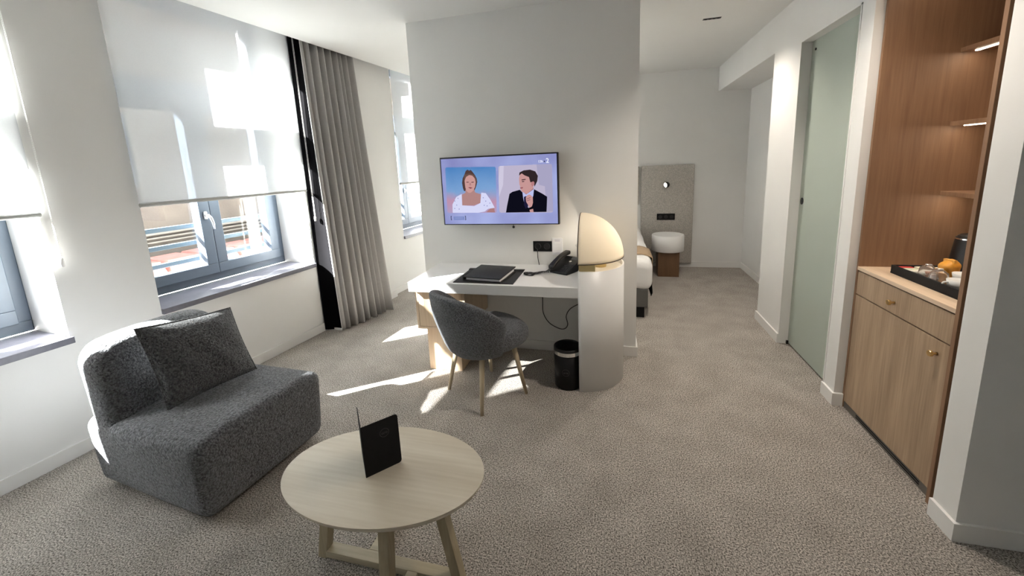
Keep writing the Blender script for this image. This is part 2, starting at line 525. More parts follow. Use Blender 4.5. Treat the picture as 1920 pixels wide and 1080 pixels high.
# window wall with three openings
wl_root = None
g = G()
def wbox(g, x0, x1, s0, s1, z0, z1):
    b = G().box(x0, x1, s0, s1, z0, z1)
    g.add([WL(v.x, v.y, v.z) for v in b.v], b.f)
edges = [-3.8] + [e for o in OPEN for e in o] + [4.7]
for i in range(0, len(edges), 2):
    wbox(g, -WT, 0, edges[i], edges[i + 1], 0, TOP)
for a, b in OPEN:
    wbox(g, -WT, 0, a, b, 0, SILL - 0.03)
    wbox(g, -WT, 0, a, b, HEAD, TOP)
wbox(g, 0, 0.062, 1.62, 2.515, 0, TOP)       # shallow pilaster behind the curtain
structure('wall_left', g, M['wall'])
# partition with the television
PX0, PX1, PY0, PY1 = -1.616, 0.163, 3.134, 3.36
structure('wall_partition', G().box(PX0, PX1, PY0, PY1, 0, HC), M['wall'])
structure('wall_back', G().box(-3.3, 1.95, 6.05, 6.2, 0, HC), M['wall'])
structure('wall_front', G().box(-4.2, 2.7, -1.95, -1.8, 0, HC), M['wall'])
XR = 1.315
g = G()
g.box(XR, 2.6, 1.745, 1.865, 0, HC)                 # end wall by the cabinet
g.box(2.02, 2.12, 1.865, 2.68, 0, HC)               # behind the cabinet
g.box(XR, 2.02, 1.865, 2.68, 2.47, HC)              # over the cabinet
g.box(XR, 2.12, 2.68, 2.81, 0, HC)                  # post between cabinet and glass door
g.box(XR, 1.46, 2.81, 3.56, 2.335, HC)              # over the glass door
g.box(XR, 1.46, 3.56, 4.09, 0, HC)
g.box(1.46, 1.705, 3.97, 4.09, 0, HC)
g.box(XR, 1.705, 4.09, 6.05, 2.387, HC)             # lowered head of the alcove
g.box(1.705, 1.82, 3.97, 6.05, 0, HC)
structure('wall_right', g, M['wall'])
g = G(); g.box(2.55, 2.7, -1.8, 1.745, 0, HC)
structure('wall_right_near', g, M['wall'])
g = G(); g.box(3.0, 3.1, 2.68, 4.09, 0, HC); g.box(2.12, 3.0, 2.58, 2.68, 0, HC); g.box(1.82, 3.0, 3.97, 4.09, 0, HC)
structure('wall_bathroom', g, M['wall'])

# baseboards
BH, BT = 0.08, 0.013
g = G()
for s0, s1, x in ((-3.75, 1.62, 0), (1.62 - BT, 2.515 + BT, 0.062), (2.515, 4.25, 0)):
    wbox(g, x, x + BT, s0, s1, 0, BH)
structure('baseboard_left', g, M['trim'], bevel=0.002)
g = G(); g.box(PX0 - BT, PX1 + BT, PY0 - BT, PY0, 0, BH); g.box(PX1, PX1 + BT, PY0, PY1, 0, BH); g.box(PX0 - BT, PX0, PY0, PY1, 0, BH)
structure('baseboard_partition', g, M['trim'])
g = G(); g.box(-2.6, 1.705, 6.05 - BT, 6.05, 0, BH); g.box(1.705 - BT, 1.705, 4.09, 6.05 - BT, 0, BH)
structure('baseboard_back', g, M['trim'])
g = G(); g.box(XR - BT, XR, 3.56, 4.09 + BT, 0, BH); g.box(XR - BT, XR, 2.68, 2.81, 0, BH); g.box(XR - BT, 1.36, 2.68 - BT, 2.68, 0, BH)
g.box(XR - BT, XR, 1.745, 1.865, 0, BH); g.box(XR - BT, 2.55, 1.745 - BT, 1.745, 0, BH)
structure('baseboard_right', g, M['trim'])
# thin trims around the glass door
g = G()
g.box(XR - 0.004, XR, 3.552, 3.562, 0.08, 2.345); g.box(XR - 0.004, XR, 2.802, 2.812, 0.08, 2.345); g.box(XR - 0.004, XR, 2.802, 3.562, 2.335, 2.345)
structure('trim_1', g, M['trim'])

# windows
def make_window(idx, s0, s1):
    sc = (s0 + s1) / 2
    o = WL(0, sc)
    w = thing('window_%d' % idx, None, None, (o.x, o.y, 0), -AL, kind='structure')
    a, b = s0 - sc, s1 - sc
    f0, f1 = -0.45, -0.37
    zt0, zt1 = 2.10, 2.28
    g = G()
    g.box(f0, f1, a, b, 0.70, 0.765); g.box(f0, f1, a, b, HEAD - 0.07, HEAD)
    g.box(f0, f1, a, a + 0.06, 0.765, HEAD - 0.07); g.box(f0, f1, b - 0.06, b, 0.765, HEAD - 0.07)
    g.box(f0, f1, a + 0.06, b - 0.06, zt0 + 0.04, zt1 - 0.02)
    obj('frame', g, M['frame'], w, bevel=0.004)
    mid = (a + b) / 2
    for k, (c, d) in enumerate(((a + 0.058, mid - 0.001), (mid + 0.001, b - 0.058))):
        g = G(); x0, x1, t = f0 + 0.005, f1 + 0.02, 0.082
        z0, z1 = 0.762, zt0 + 0.045
        g.box(x0, x1, c, d, z0, z0 + t); g.box(x0, x1, c, d, z1 - t, z1)
        g.box(x0, x1, c, c + t, z0 + t, z1 - t); g.box(x0, x1, d - t, d, z0 + t, z1 - t)
        sash = obj('sash', g, M['frame'], w, bevel=0.004)
        obj('pane', G().box(-0.418, -0.412, c + t - 0.005, d - t + 0.005, z0 + t - 0.005, z1 - t + 0.005), M['glass'], sash)
        if k == 0:
            hy, hz = d - 0.042, 1.25
            g = G(); g.rbox((x1 + 0.006, hy, hz), (0.007, 0.014, 0.032), 0.006, 2, 1)
            g.tube([(x1 + 0.01, hy, hz), (x1 + 0.045, hy, hz), (x1 + 0.052, hy + 0.01, hz - 0.02), (x1 + 0.05, hy + 0.022, hz - 0.06), (x1 + 0.046, hy + 0.026, hz - 0.115)], [0.011, 0.011, 0.011, 0.010, 0.008], 10)
            obj('handle', g, M['silver'], sash, smooth=True)
    g = G(); z0, z1 = zt1 - 0.025, HEAD - 0.065
    g.box(f0 + 0.005, f1 + 0.008, a + 0.055, b - 0.055, z0, z0 + 0.03); g.box(f0 + 0.005, f1 + 0.008, a + 0.055, b - 0.055, z1 - 0.03, z1)
    g.box(f0 + 0.005, f1 + 0.008, a + 0.055, a + 0.085, z0 + 0.03, z1 - 0.03); g.box(f0 + 0.005, f1 + 0.008, b - 0.085, b - 0.055, z0 + 0.03, z1 - 0.03)
    top = obj('top_light', g, M['frame'], w, bevel=0.003)
    obj('pane', G().box(-0.418, -0.412, a + 0.08, b - 0.08, z0 + 0.025, z1 - 0.025), M['glass'], top)
    obj('window_sill', G().box(-0.37, 0.022, a - 0.0, b + 0.012, SILL - 0.03, SILL + 0.008), M['sill'], w, bevel=0.003)
    for k, z in enumerate((1.168, 1.027, 0.888)):
        obj('guard_bar', G().box(-0.535, -0.505, a - 0.02, b + 0.02, z - 0.017, z + 0.017), M['rail'], w, bevel=0.003)
    # portal that leads the sky's light through this opening
    ld = bpy.data.lights.new('window_portal', 'AREA')
    ld.shape = 'RECTANGLE'; ld.size = s1 - s0 - 0.05; ld.size_y = HEAD - SILL
    ld.cycles.is_portal = True
    lo = bpy.data.objects.new('window_portal', ld); COL.objects.link(lo)
    pos = WL(-0.47, sc, (HEAD + SILL) / 2)
    lo.matrix_world = Matrix.Translation(pos) @ NL.to_track_quat('-Z', 'Z').to_matrix().to_4x4()
for i, (a, b) in enumerate(OPEN): make_window(i + 1, a, b)

# ------------------------------------------------------------------ roller blinds
def blind(s0, s1, zb, label, chain=True):
    sc = (s0 + s1) / 2
    o = WL(0, sc)
    t = thing('roller_blind', label, 'blind', (o.x, o.y, 0), -AL, 'white roller blinds on the windows')
    h = (s1 - s0) / 2
    obj('blind_fabric', G().box(0.0175, 0.0182, -h, h, zb, 2.915), M['blind'], t)
    g = G(); g.tube([(0.019, -h, zb), (0.019, h, zb)], 0.013, 12)
    obj('bottom_bar', g, mat('blind_bar', lin(176, 176, 172), 0.5, vary=0.02), t, smooth=False)
    g = G(); g.tube([(0.03, -h, 2.93), (0.03, h, 2.93)], 0.026, 14)
    obj('roller', g, M['trim'], t)
    if chain:
        g = G(); g.tube([(0.060, h + 0.020, 2.92), (0.060, h + 0.020, 1.14)], 0.0016, 6); g.tube([(0.070, h + 0.020, 2.92), (0.070, h + 0.020, 1.14)], 0.0016, 6)
        ch = obj('chain', g, M['trim'], t)
        g = G(); g.lathe([(0.0, -0.028), (0.009, -0.022), (0.010, 0.0), (0.007, 0.02), (0.0, 0.026)], 12, c=(0.065, h + 0.020, 1.13))
        obj('chain_weight', g, M['white'], ch, smooth=True)
blind(-1.585, -0.325, 1.395, 'white roller blind of the window cut off at the left picture edge')
blind(0.118, 1.410, 1.395, 'wide white roller blind above the grey sill beside the curtain')
blind(2.855, 4.135, 1.372, 'white roller blind half hidden behind the television partition')

# ------------------------------------------------------------------ curtain
o = WL(0, 1.78)
t = thing('curtain', 'floor-length grey curtain with black lining beside the window', 'curtain', (o.x, o.y, 0), -AL)
def curt(u, v, off=0.0):
    s = -0.31 + 0.62 * u
    zz = 0.012 + (TOP - 0.04 - 0.012) * v
    base = 0.10 + (0.085 + 0.10 * u) * (1 - v) ** 1.25
    ph = u * 2 * math.pi * 8.2 + 0.6 + 0.9 * math.sin(u * 9)
    fold = 0.042 * math.sin(ph) + 0.014 * math.sin(2 * ph + 0.5) + 0.014 * math.sin(u * 2 * math.pi * 3.1 + 1.3 + v)
    ease = 1.0 - 0.25 * v
    if u < 0.08: fold *= u / 0.08
    return Vector((base + fold * ease + off, s + 0.010 * math.sin(u * 47) * (1 - v), zz))
g = G().grid(lambda u, v: curt(u, v), 150, 10)
obj('curtain_face', g, M['curtain'], t, smooth=True, solid=0.003)
g = G().grid(lambda u, v: curt(u, v, -0.006), 150, 10)
obj('curtain_lining', g, M['lining'], t, smooth=True)
def ret(u, v):
    e = curt(0.0, v)
    w = Vector((0.012, e.y - 0.045, e.z))
    return w.lerp(e, u) + Vector((0, 0.012 * math.sin(u * math.pi), 0))
g = G().grid(ret, 8, 10)
obj('lining_return', g, M['lining'], t, smooth=True, solid=0.002)
g = G(); g.tube([curt(0.0, v / 12) + Vector((0.003, -0.004, 0)) for v in range(13)], 0.0032, 6)
e0 = curt(0, 0); g.box(0.02, e0.x, e0.y - 0.012, e0.y - 0.006, 0.006, 0.03)
obj('curtain_hem', g, M['hem'], t)

# ------------------------------------------------------------------ armless lounge chair
FX = Vector((-1.695, 1.47, 0))                    # middle of its front
t = thing('lounge_chair', 'dark grey boucle armless lounge chair with rounded low back', 'armchair', (FX.x, FX.y, 0), -0.095)
def seat_def(p):
    # p relative to the centre of the seat block (depth x, width y)
    hx, hy, hz = 0.43, 0.355, 0.195
    tz = (p.z + hz) / (2 * hz)
    k = 1 - 0.055 * (1 - tz) ** 1.5
    p.y *= k * (1 - 0.045 * max(0.0, 0.5 - p.x / (2 * hx)) ** 1.5)
    if p.x > 0: p.x -= 0.02 * (1 - tz)
    p.z += 0.018 * (1 - (p.y / hy) ** 2) * max(0, tz) - 0.025 * max(0, tz) * (0.5 - p.x / (2 * hx)) 
    if p.x > 0.2: p.z -= 0.0
    return p
g = G().rbox((-0.425, 0, 0.225), (0.43, 0.355, 0.195), 0.055, 5, 10, seat_def)
obj('seat', g, M['boucle'], t, smooth=True)
def back_def(p):
    tz = (p.z + 0.25) / 0.5
    p.x -= 0.05 * tz
    p.z -= 0.055 * (abs(p.y) / 0.33) ** 4 * max(0, tz)
    p.x += 0.02 * (p.y / 0.33) ** 2
    return p
g = G().rbox((-0.695, -0.040, 0.545), (0.105, 0.300, 0.255), 0.088, 6, 8, back_def)
obj('backrest', g, M['boucle'], t, smooth=True)
for x in (-0.74, -0.17):
    for y in (-0.24, 0.24):
        g = G(); g.lathe([(0.0, 0.0), (0.028, 0.0), (0.03, 0.035), (0.0, 0.035)], 16, c=(x, y, 0))
        obj('foot', g, M['black_matt'], t)

# cushion leaning on the back
C4 = [Vector(v) for v in ((-2.130, 1.308, 0.437), (-2.042, 1.732, 0.437), (-2.215, 1.776, 0.787), (-2.235, 1.306, 0.850))]
cn = (C4[1] - C4[0]).cross(C4[3] - C4[0]).normalized()
cc = sum(C4, Vector()) / 4
def cush(sign):
    def fn(u, v):
        a = 2 * u - 1; b = 2 * v - 1
        pu = 0.5 + 0.5 * a * (1 - 0.045 * (1 - b * b)); pv = 0.5 + 0.5 * b * (1 - 0.045 * (1 - a * a))
        p = C4[0].lerp(C4[1], pu).lerp(C4[3].lerp(C4[2], pu), pv)
        th = 0.085 * (max(0, 1 - abs(a) ** 2.6) * max(0, 1 - abs(b) ** 2.6)) ** 0.55
        th += 0.006 * math.sin(a * 9 + b * 5) * (1 - a * a) * (1 - b * b)
        return p + cn * th * sign + cn * 0.012
    return fn
t = thing('throw_cushion', 'square grey boucle cushion leaning on the lounge chair', 'cushion', (cc.x, cc.y, 0.42))
g = G().grid(cush(1), 28, 28); g2 = G().grid(cush(-1), 28, 28); g2.f = [f[::-1] for f in g2.f]
g.add(g2.v, g2.f)
obj('cushion_cover', g, M['boucle_cushion'], t, smooth=True, world_coords=True, merge=True)
pth = []
for k in range(4 * 12 + 1):
    q = k % 48; e = q // 12; w = (q % 12) / 12
    u, v = [(w, 0), (1, w), (1 - w, 1), (0, 1 - w)][e]
    pth.append(cush(1)(u, v))
g = G().tube(pth, 0.0045, 6, caps=False)
obj('cushion_seam', g, M['boucle_cushion'], t, smooth=True, world_coords=True)

# ------------------------------------------------------------------ coffee table
TC = (-0.848, 1.168); TZ = 0.435
t = thing('coffee_table', 'oval coffee table in pale wood with crossed base bars', 'coffee table', (TC[0], TC[1], 0), 0.0)
g = G()
ELL = [(0.388 * math.cos(a), 0.25 * math.sin(a)) for a in [2 * math.pi * i / 96 for i in range(96)]]
ca, sa = math.cos(0.084), math.sin(0.084)
ELL = [(x * ca - y * sa, x * sa + y * ca) for x, y in ELL]
INN = [(x * 0.975, y * 0.965) for x, y in ELL]
n = 96
g.add([(x, y, TZ) for x, y in ELL] + [(x, y, TZ - 0.008) for x, y in ELL] + [(x, y, TZ - 0.022) for x, y in INN],
      [tuple(range(n)), tuple(range(3 * n - 1, 2 * n - 1, -1))] + [(i, i + n, (i + 1) % n + n, (i + 1) % n) for i in range(n)] + [(i + n, i + 2 * n, (i + 1) % n + 2 * n, (i + 1) % n + n) for i in range(n)])
obj('table_top', g, M['table'], t)
zt = TZ - 0.022
for (bx, by), (tx, ty) in (((-0.31, -0.012), (-0.235, -0.008)), ((0.285, -0.005), (0.21, -0.005)), ((-0.095, 0.195), (-0.095, 0.14)), ((0.10, -0.20), (0.095, -0.145))):
    obj('leg', G().hbeam((bx, by, 0.0), (tx, ty, zt), 0.040, 0.040), M['table_leg'], t, bevel=0.002)
obj('crossbar', G().box(-0.29, 0.265, -0.032, 0.014, 0.006, 0.036), M['table_bar'], t, bevel=0.002)
obj('crossbar', G().box(-0.118, -0.075, 0.014, 0.178, 0.006, 0.036), M['table_bar'], t, bevel=0.002)
obj('crossbar', G().box(0.08, 0.122, -0.185, -0.032, 0.006, 0.036), M['table_bar'], t, bevel=0.002)

# menu folder standing open on it
MB = Vector((-0.887, 1.118, TZ)); MR = Vector((-0.800, 1.222, TZ)); MLft = Vector((-0.985, 1.235, TZ))
t = thing('menu_folder', 'black menu folder standing open on the coffee table', 'menu', (MB.x, MB.y, TZ))
def cover(q, h=0.205):
    d = (q - MB); L = d.length; d.normalize(); nrm = Vector((d.y, -d.x, 0))
    g = G(); r = 0.010
    prof = [(0, 0), (L - r, 0), (L - r * 0.3, r * 0.3), (L, r), (L, h - r), (L - r * 0.3, h - r * 0.3), (L - r, h), (0, h)]
    vs = []
    for off in (0.0012, -0.0012):
        vs += [d * a + nrm * off + Vector((0, 0, z)) for a, z in prof]
    k = len(prof)
    g.add(vs, [tuple(range(k)), tuple(range(2 * k - 1, k - 1, -1))] + [(i, i + k, (i + 1) % k + k, (i + 1) % k) for i in range(k)])
    return g, d, nrm, L
g, d, nrm, L = cover(MR)
front = obj('front_cover', g, M['black_matt'], t)
g, d2, nrm2, L2 = cover(MLft)
obj('back_cover', g, M['black_matt'], t)
def ring(c, ex, ey, r, w, nrm, seg=40):
    vs = []
    for k in range(seg):
        a = 2 * math.pi * k / seg
        e = Vector(ex) * math.cos(a) + Vector(ey) * math.sin(a)
        vs += [Vector(c) + e * (r - w), Vector(c) + e * (r + w)]
    return G().add(vs, [(2 * k, 2 * k + 1, (2 * k + 3) % (2 * seg), (2 * k + 2) % (2 * seg)) for k in range(seg)])
lc = d * (L * 0.60) + nrm * 0.0017 + Vector((0, 0, 0.150))
obj('logo_ring', ring(lc, d, (0, 0, 1), 0.0165, 0.0009, nrm), M['logo'], front)
text_obj('logo_text', 'oro', 0.016, frame(lc, d, (0, 0, 1)), M['logo'], front)

# ------------------------------------------------------------------ desk
DZ = 0.74
DX0, DX1, DY0, DY1 = -1.465, -0.236, 2.54, PY0 - 0.002
t = thing('desk', 'white wall desk with wooden drawer pedestal and half-round end panel', 'desk', (-0.85, 2.84, 0))
obj('desk_top', G().box(DX0, DX1 + 0.005, DY0, DY1, DZ - 0.073, DZ), M['white'], t, bevel=0.003, world_coords=True)
obj('desk_pedestal', G().box(-1.405, -1.135, 2.665, 3.10, 0.0, 0.356), M['ash'], t, bevel=0.002, world_coords=True)
g = G(); x0, x1, y0, y1, z0, z1 = -1.448, -1.055, 2.60, 3.12, 0.356, DZ - 0.073
g.box(x0, x1, y0 + 0.003, y1, z0, z0 + 0.02); g.box(x0, x1, y0 + 0.003, y1, z1 - 0.02, z1); g.box(x0, x0 + 0.02, y0 + 0.003, y1, z0 + 0.02, z1 - 0.02); g.box(x1 - 0.02, x1, y0 + 0.003, y1, z0 + 0.02, z1 - 0.02)
obj('drawer_box', g, M['ash'], t, bevel=0.0015, world_coords=True)
obj('drawer', G().box(x0 + 0.023, x1 - 0.023, y0 + 0.004, y0 + 0.30, z0 + 0.023, z1 - 0.023), M['ash'], t, bevel=0.0015, world_coords=True)
CR = (DY1 - DY0) / 2; CCY = DY0 + CR; EX = -0.234; EZ = 0.845
seg = 48
arc = [(EX + CR * math.sin(math.pi * i / seg), CCY - CR * math.cos(math.pi * i / seg)) for i in range(seg + 1)]
# half-round end panel: a curved shell, closed by a straight board and a recessed top
inn = [(EX + 0.012 + (CR - 0.022) * math.sin(math.pi * i / seg), CCY - (CR - 0.022) * math.cos(math.pi * i / seg)) for i in range(seg + 1)]
g = G(); k = len(arc)
poly = arc
g.add([(x, y, 0) for x, y in arc] + [(x, y, EZ) for x, y in arc], [(i, i + 1, i + 1 + k, i + k) for i in range(k - 1)])
g.add([(x, y, EZ) for x, y in arc] + [(x, y, EZ) for x, y in inn], [(i, i + 1, i + 1 + k, i + k) for i in range(k - 1)])
g.add([(x, y, EZ) for x, y in inn] + [(x, y, EZ - 0.03) for x, y in inn], [(i, i + 1, i + 1 + k, i + k) for i in range(k - 1)])
g.add([(x, y, EZ - 0.03) for x, y in inn], [tuple(range(k))])
g.add([(EX, DY0, 0), (EX, DY1, 0), (EX, DY1, EZ), (EX, DY0, EZ)], [(0, 1, 2, 3)])
g.add([(EX, DY0, EZ), (EX, DY1, EZ), (EX + 0.012, DY1 - 0.022, EZ), (EX + 0.012, DY0 + 0.022, EZ)], [(0, 1, 2, 3)])
g.add([(x, y, 0) for x, y in arc], [tuple(range(k))])
e = obj('end_panel', g, M['white'], t, world_coords=True, merge=True)
for pgn in e.data.polygons:
    if abs(pgn.normal.z) < 0.1 and abs(pgn.normal.x + 1) > 0.05: pgn.use_smooth = True

# dome lamp on the end panel
t = thing('desk_lamp', 'lit opal quarter-dome lamp on the end of the desk', 'lamp', (EX, CCY, EZ - 0.03))
SZ = 0.894; SR = 0.292
def dome(r):
    def fn(u, v):
        a = -math.pi / 2 + math.pi * u; b = math.pi / 2 * v
        return Vector((EX + r * math.cos(b) * math.cos(a), CCY + r * math.cos(b) * math.sin(a), SZ + r * 1.03 * math.sin(b)))
    return fn
obj('lamp_shade', G().grid(dome(SR), 40, 20), M['opal'], t, smooth=True, world_coords=True, solid=0.003)
g = G().tube([dome(SR)(i / 40, 0) for i in range(41)], 0.0035, 6)
g.tube([dome(SR)(0, i / 20) for i in range(20)] + [dome(SR)(1, 1 - i / 20) for i in range(21)], 0.0035, 6)
obj('shade_rim', g, mat('bronze_rim', lin(52, 40, 32), 0.5, vary=0.1), t, world_coords=True)
obj('lamp_support', G().box(EX + 0.004, EX + 0.110, DY0 + 0.028, DY0 + 0.05, EZ - 0.03, SZ + 0.002), M['gold'], t, world_coords=True, bevel=0.001)
obj('lamp_support', G().box(EX + 0.004, EX + 0.110, DY1 - 0.05, DY1 - 0.028, EZ - 0.03, SZ + 0.002), M['gold'], t, world_coords=True, bevel=0.001)
hp = [(EX + (SR - 0.012) * math.sin(math.pi * i / 40), CCY - (SR - 0.012) * math.cos(math.pi * i / 40)) for i in range(41)]
obj('added_leak_plate', G().prism(hp, SZ + 0.002, SZ + 0.006), M['opal'], t, world_coords=True)  # added unseen plate that dims the bulb light leaking under the dome
g = G(); g.lathe([(0.0, 0.0), (0.045, 0.0), (0.045, 0.05), (0.02, 0.055), (0.018, 0.12), (0.0, 0.12)], 20, c=(EX + 0.13, CCY, EZ - 0.03))
obj('lamp_base', g, M['gold'], t, world_coords=True)
g = G(); g.lathe([(0.0, -0.035), (0.02, -0.028), (0.032, 0.0), (0.025, 0.025), (0.0, 0.036)], 16, c=(EX + 0.13, CCY, EZ + 0.125))
obj('bulb', g, M['bulb'], t, world_coords=True, smooth=True)
g = G(); g.lathe([(0.0, -0.01), (0.008, -0.006), (0.01, 0.0), (0.008, 0.006), (0.0, 0.01)], 12, c=(EX - 0.008, 2.60, 1.012))
obj('switch_knob', g, M['ceramic'], t, world_coords=True, smooth=True)

# blotter and binder
t = thing('desk_pad', 'black leather desk pad lying on the white desk', 'desk pad', (-0.90, 2.755, DZ))
obj('pad_sheet', G().box(-0.222, 0.222, -0.187, 0.18, 0, 0.004), M['leather'], t, bevel=0.001)
obj('pad_bar', G().box(-0.225, 0.225, 0.15, 0.187, 0.004, 0.010), M['leather'], t, bevel=0.002)
bz = DZ + 0.004
t = thing('binder', 'closed black leather binder lying on the desk pad', 'binder', (-0.893, 2.735, bz), -0.13)
def wedge(x, y, z0, z1):
    pass
g = G().rbox((0, 0, 0.004), (0.145, 0.150, 0.004), 0.003, 2, 2); 
obj('back_cover', g, M['leather'], t)
def tilt(p):
    return p + Vector((0, 0, 0.006 * (p.y / 0.15)))
obj('pages', G().rbox((0.004, 0.0, 0.020), (0.132, 0.136, 0.012), 0.002, 2, 2, tilt), M['paper'], t)
top = obj('front_cover', G().rbox((0, 0, 0.036), (0.146, 0.152, 0.004), 0.003, 2, 2, tilt), M['leather'], t, smooth=True)
obj('spine', G().rbox((-0.146, 0, 0.020), (0.007, 0.150, 0.020), 0.006, 3, 2), M['leather'], t, smooth=True)
lt = mat('emboss', (0.06, 0.06, 0.06, 1), 0.4, vary=0.05)
text_obj('logo_text', 'oro', 0.035, frame((0.015, 0.075, 0.0438), (1, 0, 0), (0, 1, 0.04)), lt, top)
obj('logo_ring', ring((0.015, 0.075, 0.0437), (1, 0, 0), (0, 1, 0.04), 0.036, 0.0012, None), lt, top)

# telephone
t = thing('telephone', 'black desk telephone with curled cord beside the dome lamp', 'telephone', (-0.352, 2.950, DZ), -0.50)
g = G()
def slope(x0, x1, y0, y1, z0, z1):
    return [(x0, y0, 0), (x1, y0, 0), (x1, y1, 0), (x0, y1, 0), (x0, y0, z0), (x1, y0, z0), (x1, y1, z1), (x0, y1, z1)]
BF = [(0, 3, 2, 1), (4, 5, 6, 7), (0, 1, 5, 4), (1, 2, 6, 5), (2, 3, 7, 6), (3, 0, 4, 7)]
g.add(slope(-0.085, 0.075, -0.105, 0.085, 0.018, 0.098), BF)
body = obj('phone_body', g, M['black'], t, bevel=0.005)
sl = (0.098 - 0.018) / 0.19
def on(x, y, lift=0.0): return (x, y, 0.018 + sl * (y + 0.105) + lift)
for r in range(5):
    for c in range(4):
        x = 0.002 + 0.018 * c; y = -0.088 + 0.019 * r
        q = on(x, y)
        g = G().add([(x - 0.006, y - 0.006, on(x, y - 0.006)[2]), (x + 0.006, y - 0.006, on(x, y - 0.006)[2]), (x + 0.006, y + 0.006, on(x, y + 0.006)[2]), (x - 0.006, y + 0.006, on(x, y + 0.006)[2]),
                     (x - 0.005, y - 0.005, on(x, y - 0.005, 0.004)[2]), (x + 0.005, y - 0.005, on(x, y - 0.005, 0.004)[2]), (x + 0.005, y + 0.005, on(x, y + 0.005, 0.004)[2]), (x - 0.005, y + 0.005, on(x, y + 0.005, 0.004)[2])], BF)
        obj('key', g, M['key'], body)
q = on(0.018, 0.022, 0.002)
g = G(); a1 = Vector((1, 0, 0)); a2 = Vector((0, 1, sl)).normalized()
g.add([Vector(q) + a1 * 0.010 * math.cos(k * math.pi / 10) + a2 * 0.010 * math.sin(k * math.pi / 10) for k in range(20)], [tuple(range(20))])
obj('round_key', g, M['ceramic'], body)
q0 = [on(x, y, 0.0015) for x, y in ((0.005, 0.045), (0.066, 0.045), (0.066, 0.076), (0.005, 0.076))]
obj('display', G().add(q0, [(0, 1, 2, 3)]), mat('display', lin(40, 46, 50), 0.15, vary=0.1), body)
g = G()
pts = [(-0.055, -0.118, 0.035), (-0.055, -0.095, 0.062), (-0.055, -0.03, 0.098), (-0.055, 0.05, 0.142), (-0.055, 0.085, 0.155), (-0.055, 0.108, 0.135)]
def hs(p):
    k = (p.y + 0.115) / 0.23
    return Vector((p.x * (1.0 - 0.25 * math.sin(math.pi * k)), p.y, p.z + 0.046 + 0.078 * k + 0.016 * math.sin(math.pi * k)))
g.rbox((-0.056, -0.012, 0.0), (0.026, 0.115, 0.016), 0.012, 3, 8, hs)
obj('handset', g, M['black'], t, smooth=True)
# coiled cord from the handset across the desk
base = [(-0.058, -0.122, 0.045), (-0.075, -0.15, 0.020), (-0.11, -0.19, 0.012), (-0.145, -0.215, 0.010), (-0.185, -0.225, 0.010), (-0.205, -0.25, 0.010), (-0.175, -0.268, 0.010), (-0.13, -0.255, 0.010), (-0.13, -0.225, 0.014), (-0.10, -0.18, 0.018), (-0.07, -0.135, 0.015), (-0.05, -0.09, 0.02)]
def catmull(P, n):
    P = [Vector(p) for p in P]; out = []
    for i in range(len(P) - 1):
        a, b, c, d = P[max(i - 1, 0)], P[i], P[i + 1], P[min(i + 2, len(P) - 1)]
        for k in range(n):
            u = k / n
            out.append(0.5 * ((2 * b) + (c - a) * u + (2 * a - 5 * b + 4 * c - d) * u * u + (3 * b - a - 3 * c + d) * u ** 3))
    out.append(P[-1]); return out
line = catmull(base, 40)
coil = []
for i, p in enumerate(line):
    tdir = (line[min(i + 1, len(line) - 1)] - line[max(i - 1, 0)]).normalized()
    sd = Vector((-tdir.y, tdir.x, 0)).normalized(); a = i * 0.9
    coil.append(p + sd * 0.007 * math.cos(a) + Vector((0, 0, 0.007 * math.sin(a))))
obj('cord', G().tube(coil, 0.0024, 5), M['black'], t, smooth=True)

# wall sockets, card and cables above / below the desk
t = thing('wall_socket', 'black double wall socket above the desk', 'socket', (-0.566, PY0, 0.893))
pl = obj('socket_plate', G().box(-0.076, 0.076, -0.010, 0, -0.042, 0.042), M['black_matt'], t, bevel=0.002)
for x in (-0.037, 0.037):
    g = G(); g.lathe([(0.0, 0.0), (0.0, 0.0), (0.022, 0.0), (0.024, 0.002), (0.026, 0.0)], 24)
    g.v = [Vector((v.x + x, -0.0102 - v.z, v.y)) for v in g.v]
    obj('outlet', g, M['black'], pl)
t = thing('notice_card', 'small white printed card on the wall beside the black socket', 'card', (-0.446, PY0, 0.892))
card = obj('card_sheet', G().box(-0.042, 0.042, -0.006, 0, -0.068, 0.068), M['paper'], t)
obj('card_print', G().box(-0.021, 0.021, -0.0066, -0.006, 0.040, 0.058), mat('card_grey', lin(206, 204, 212), 0.7), card)
for k in range(5):
    obj('card_line', G().box(-0.028, 0.028, -0.0064, -0.006, 0.018 - k * 0.013, 0.019 - k * 0.013), mat('card_ink', lin(170, 168, 178), 0.7), card)
g = G().tube(catmull([(-0.606, 3.118, 0.868), (-0.604, 3.115, 0.80), (-0.594, 3.112, 0.742)], 8), 0.003, 6)
o = obj('plug_cable', g, M['black']); set_props(o, 'thin black cable hanging from the wall socket to the desk', 'cable')
g = G().tube(catmull([(-0.572, 3.10, 0.664), (-0.573, 3.10, 0.46), (-0.571, 3.10, 0.341), (-0.524, 3.1, 0.256), (-0.442, 3.1, 0.21), (-0.394, 3.1, 0.213), (-0.372, 3.1, 0.251), (-0.382, 3.1, 0.323), (-0.343, 3.1, 0.389), (-0.24, 3.1, 0.45)], 10), 0.0035, 6)
o = obj('slack_cable', g, M['black'], smooth=True); set_props(o, 'black cable looping down under the desk', 'cable')

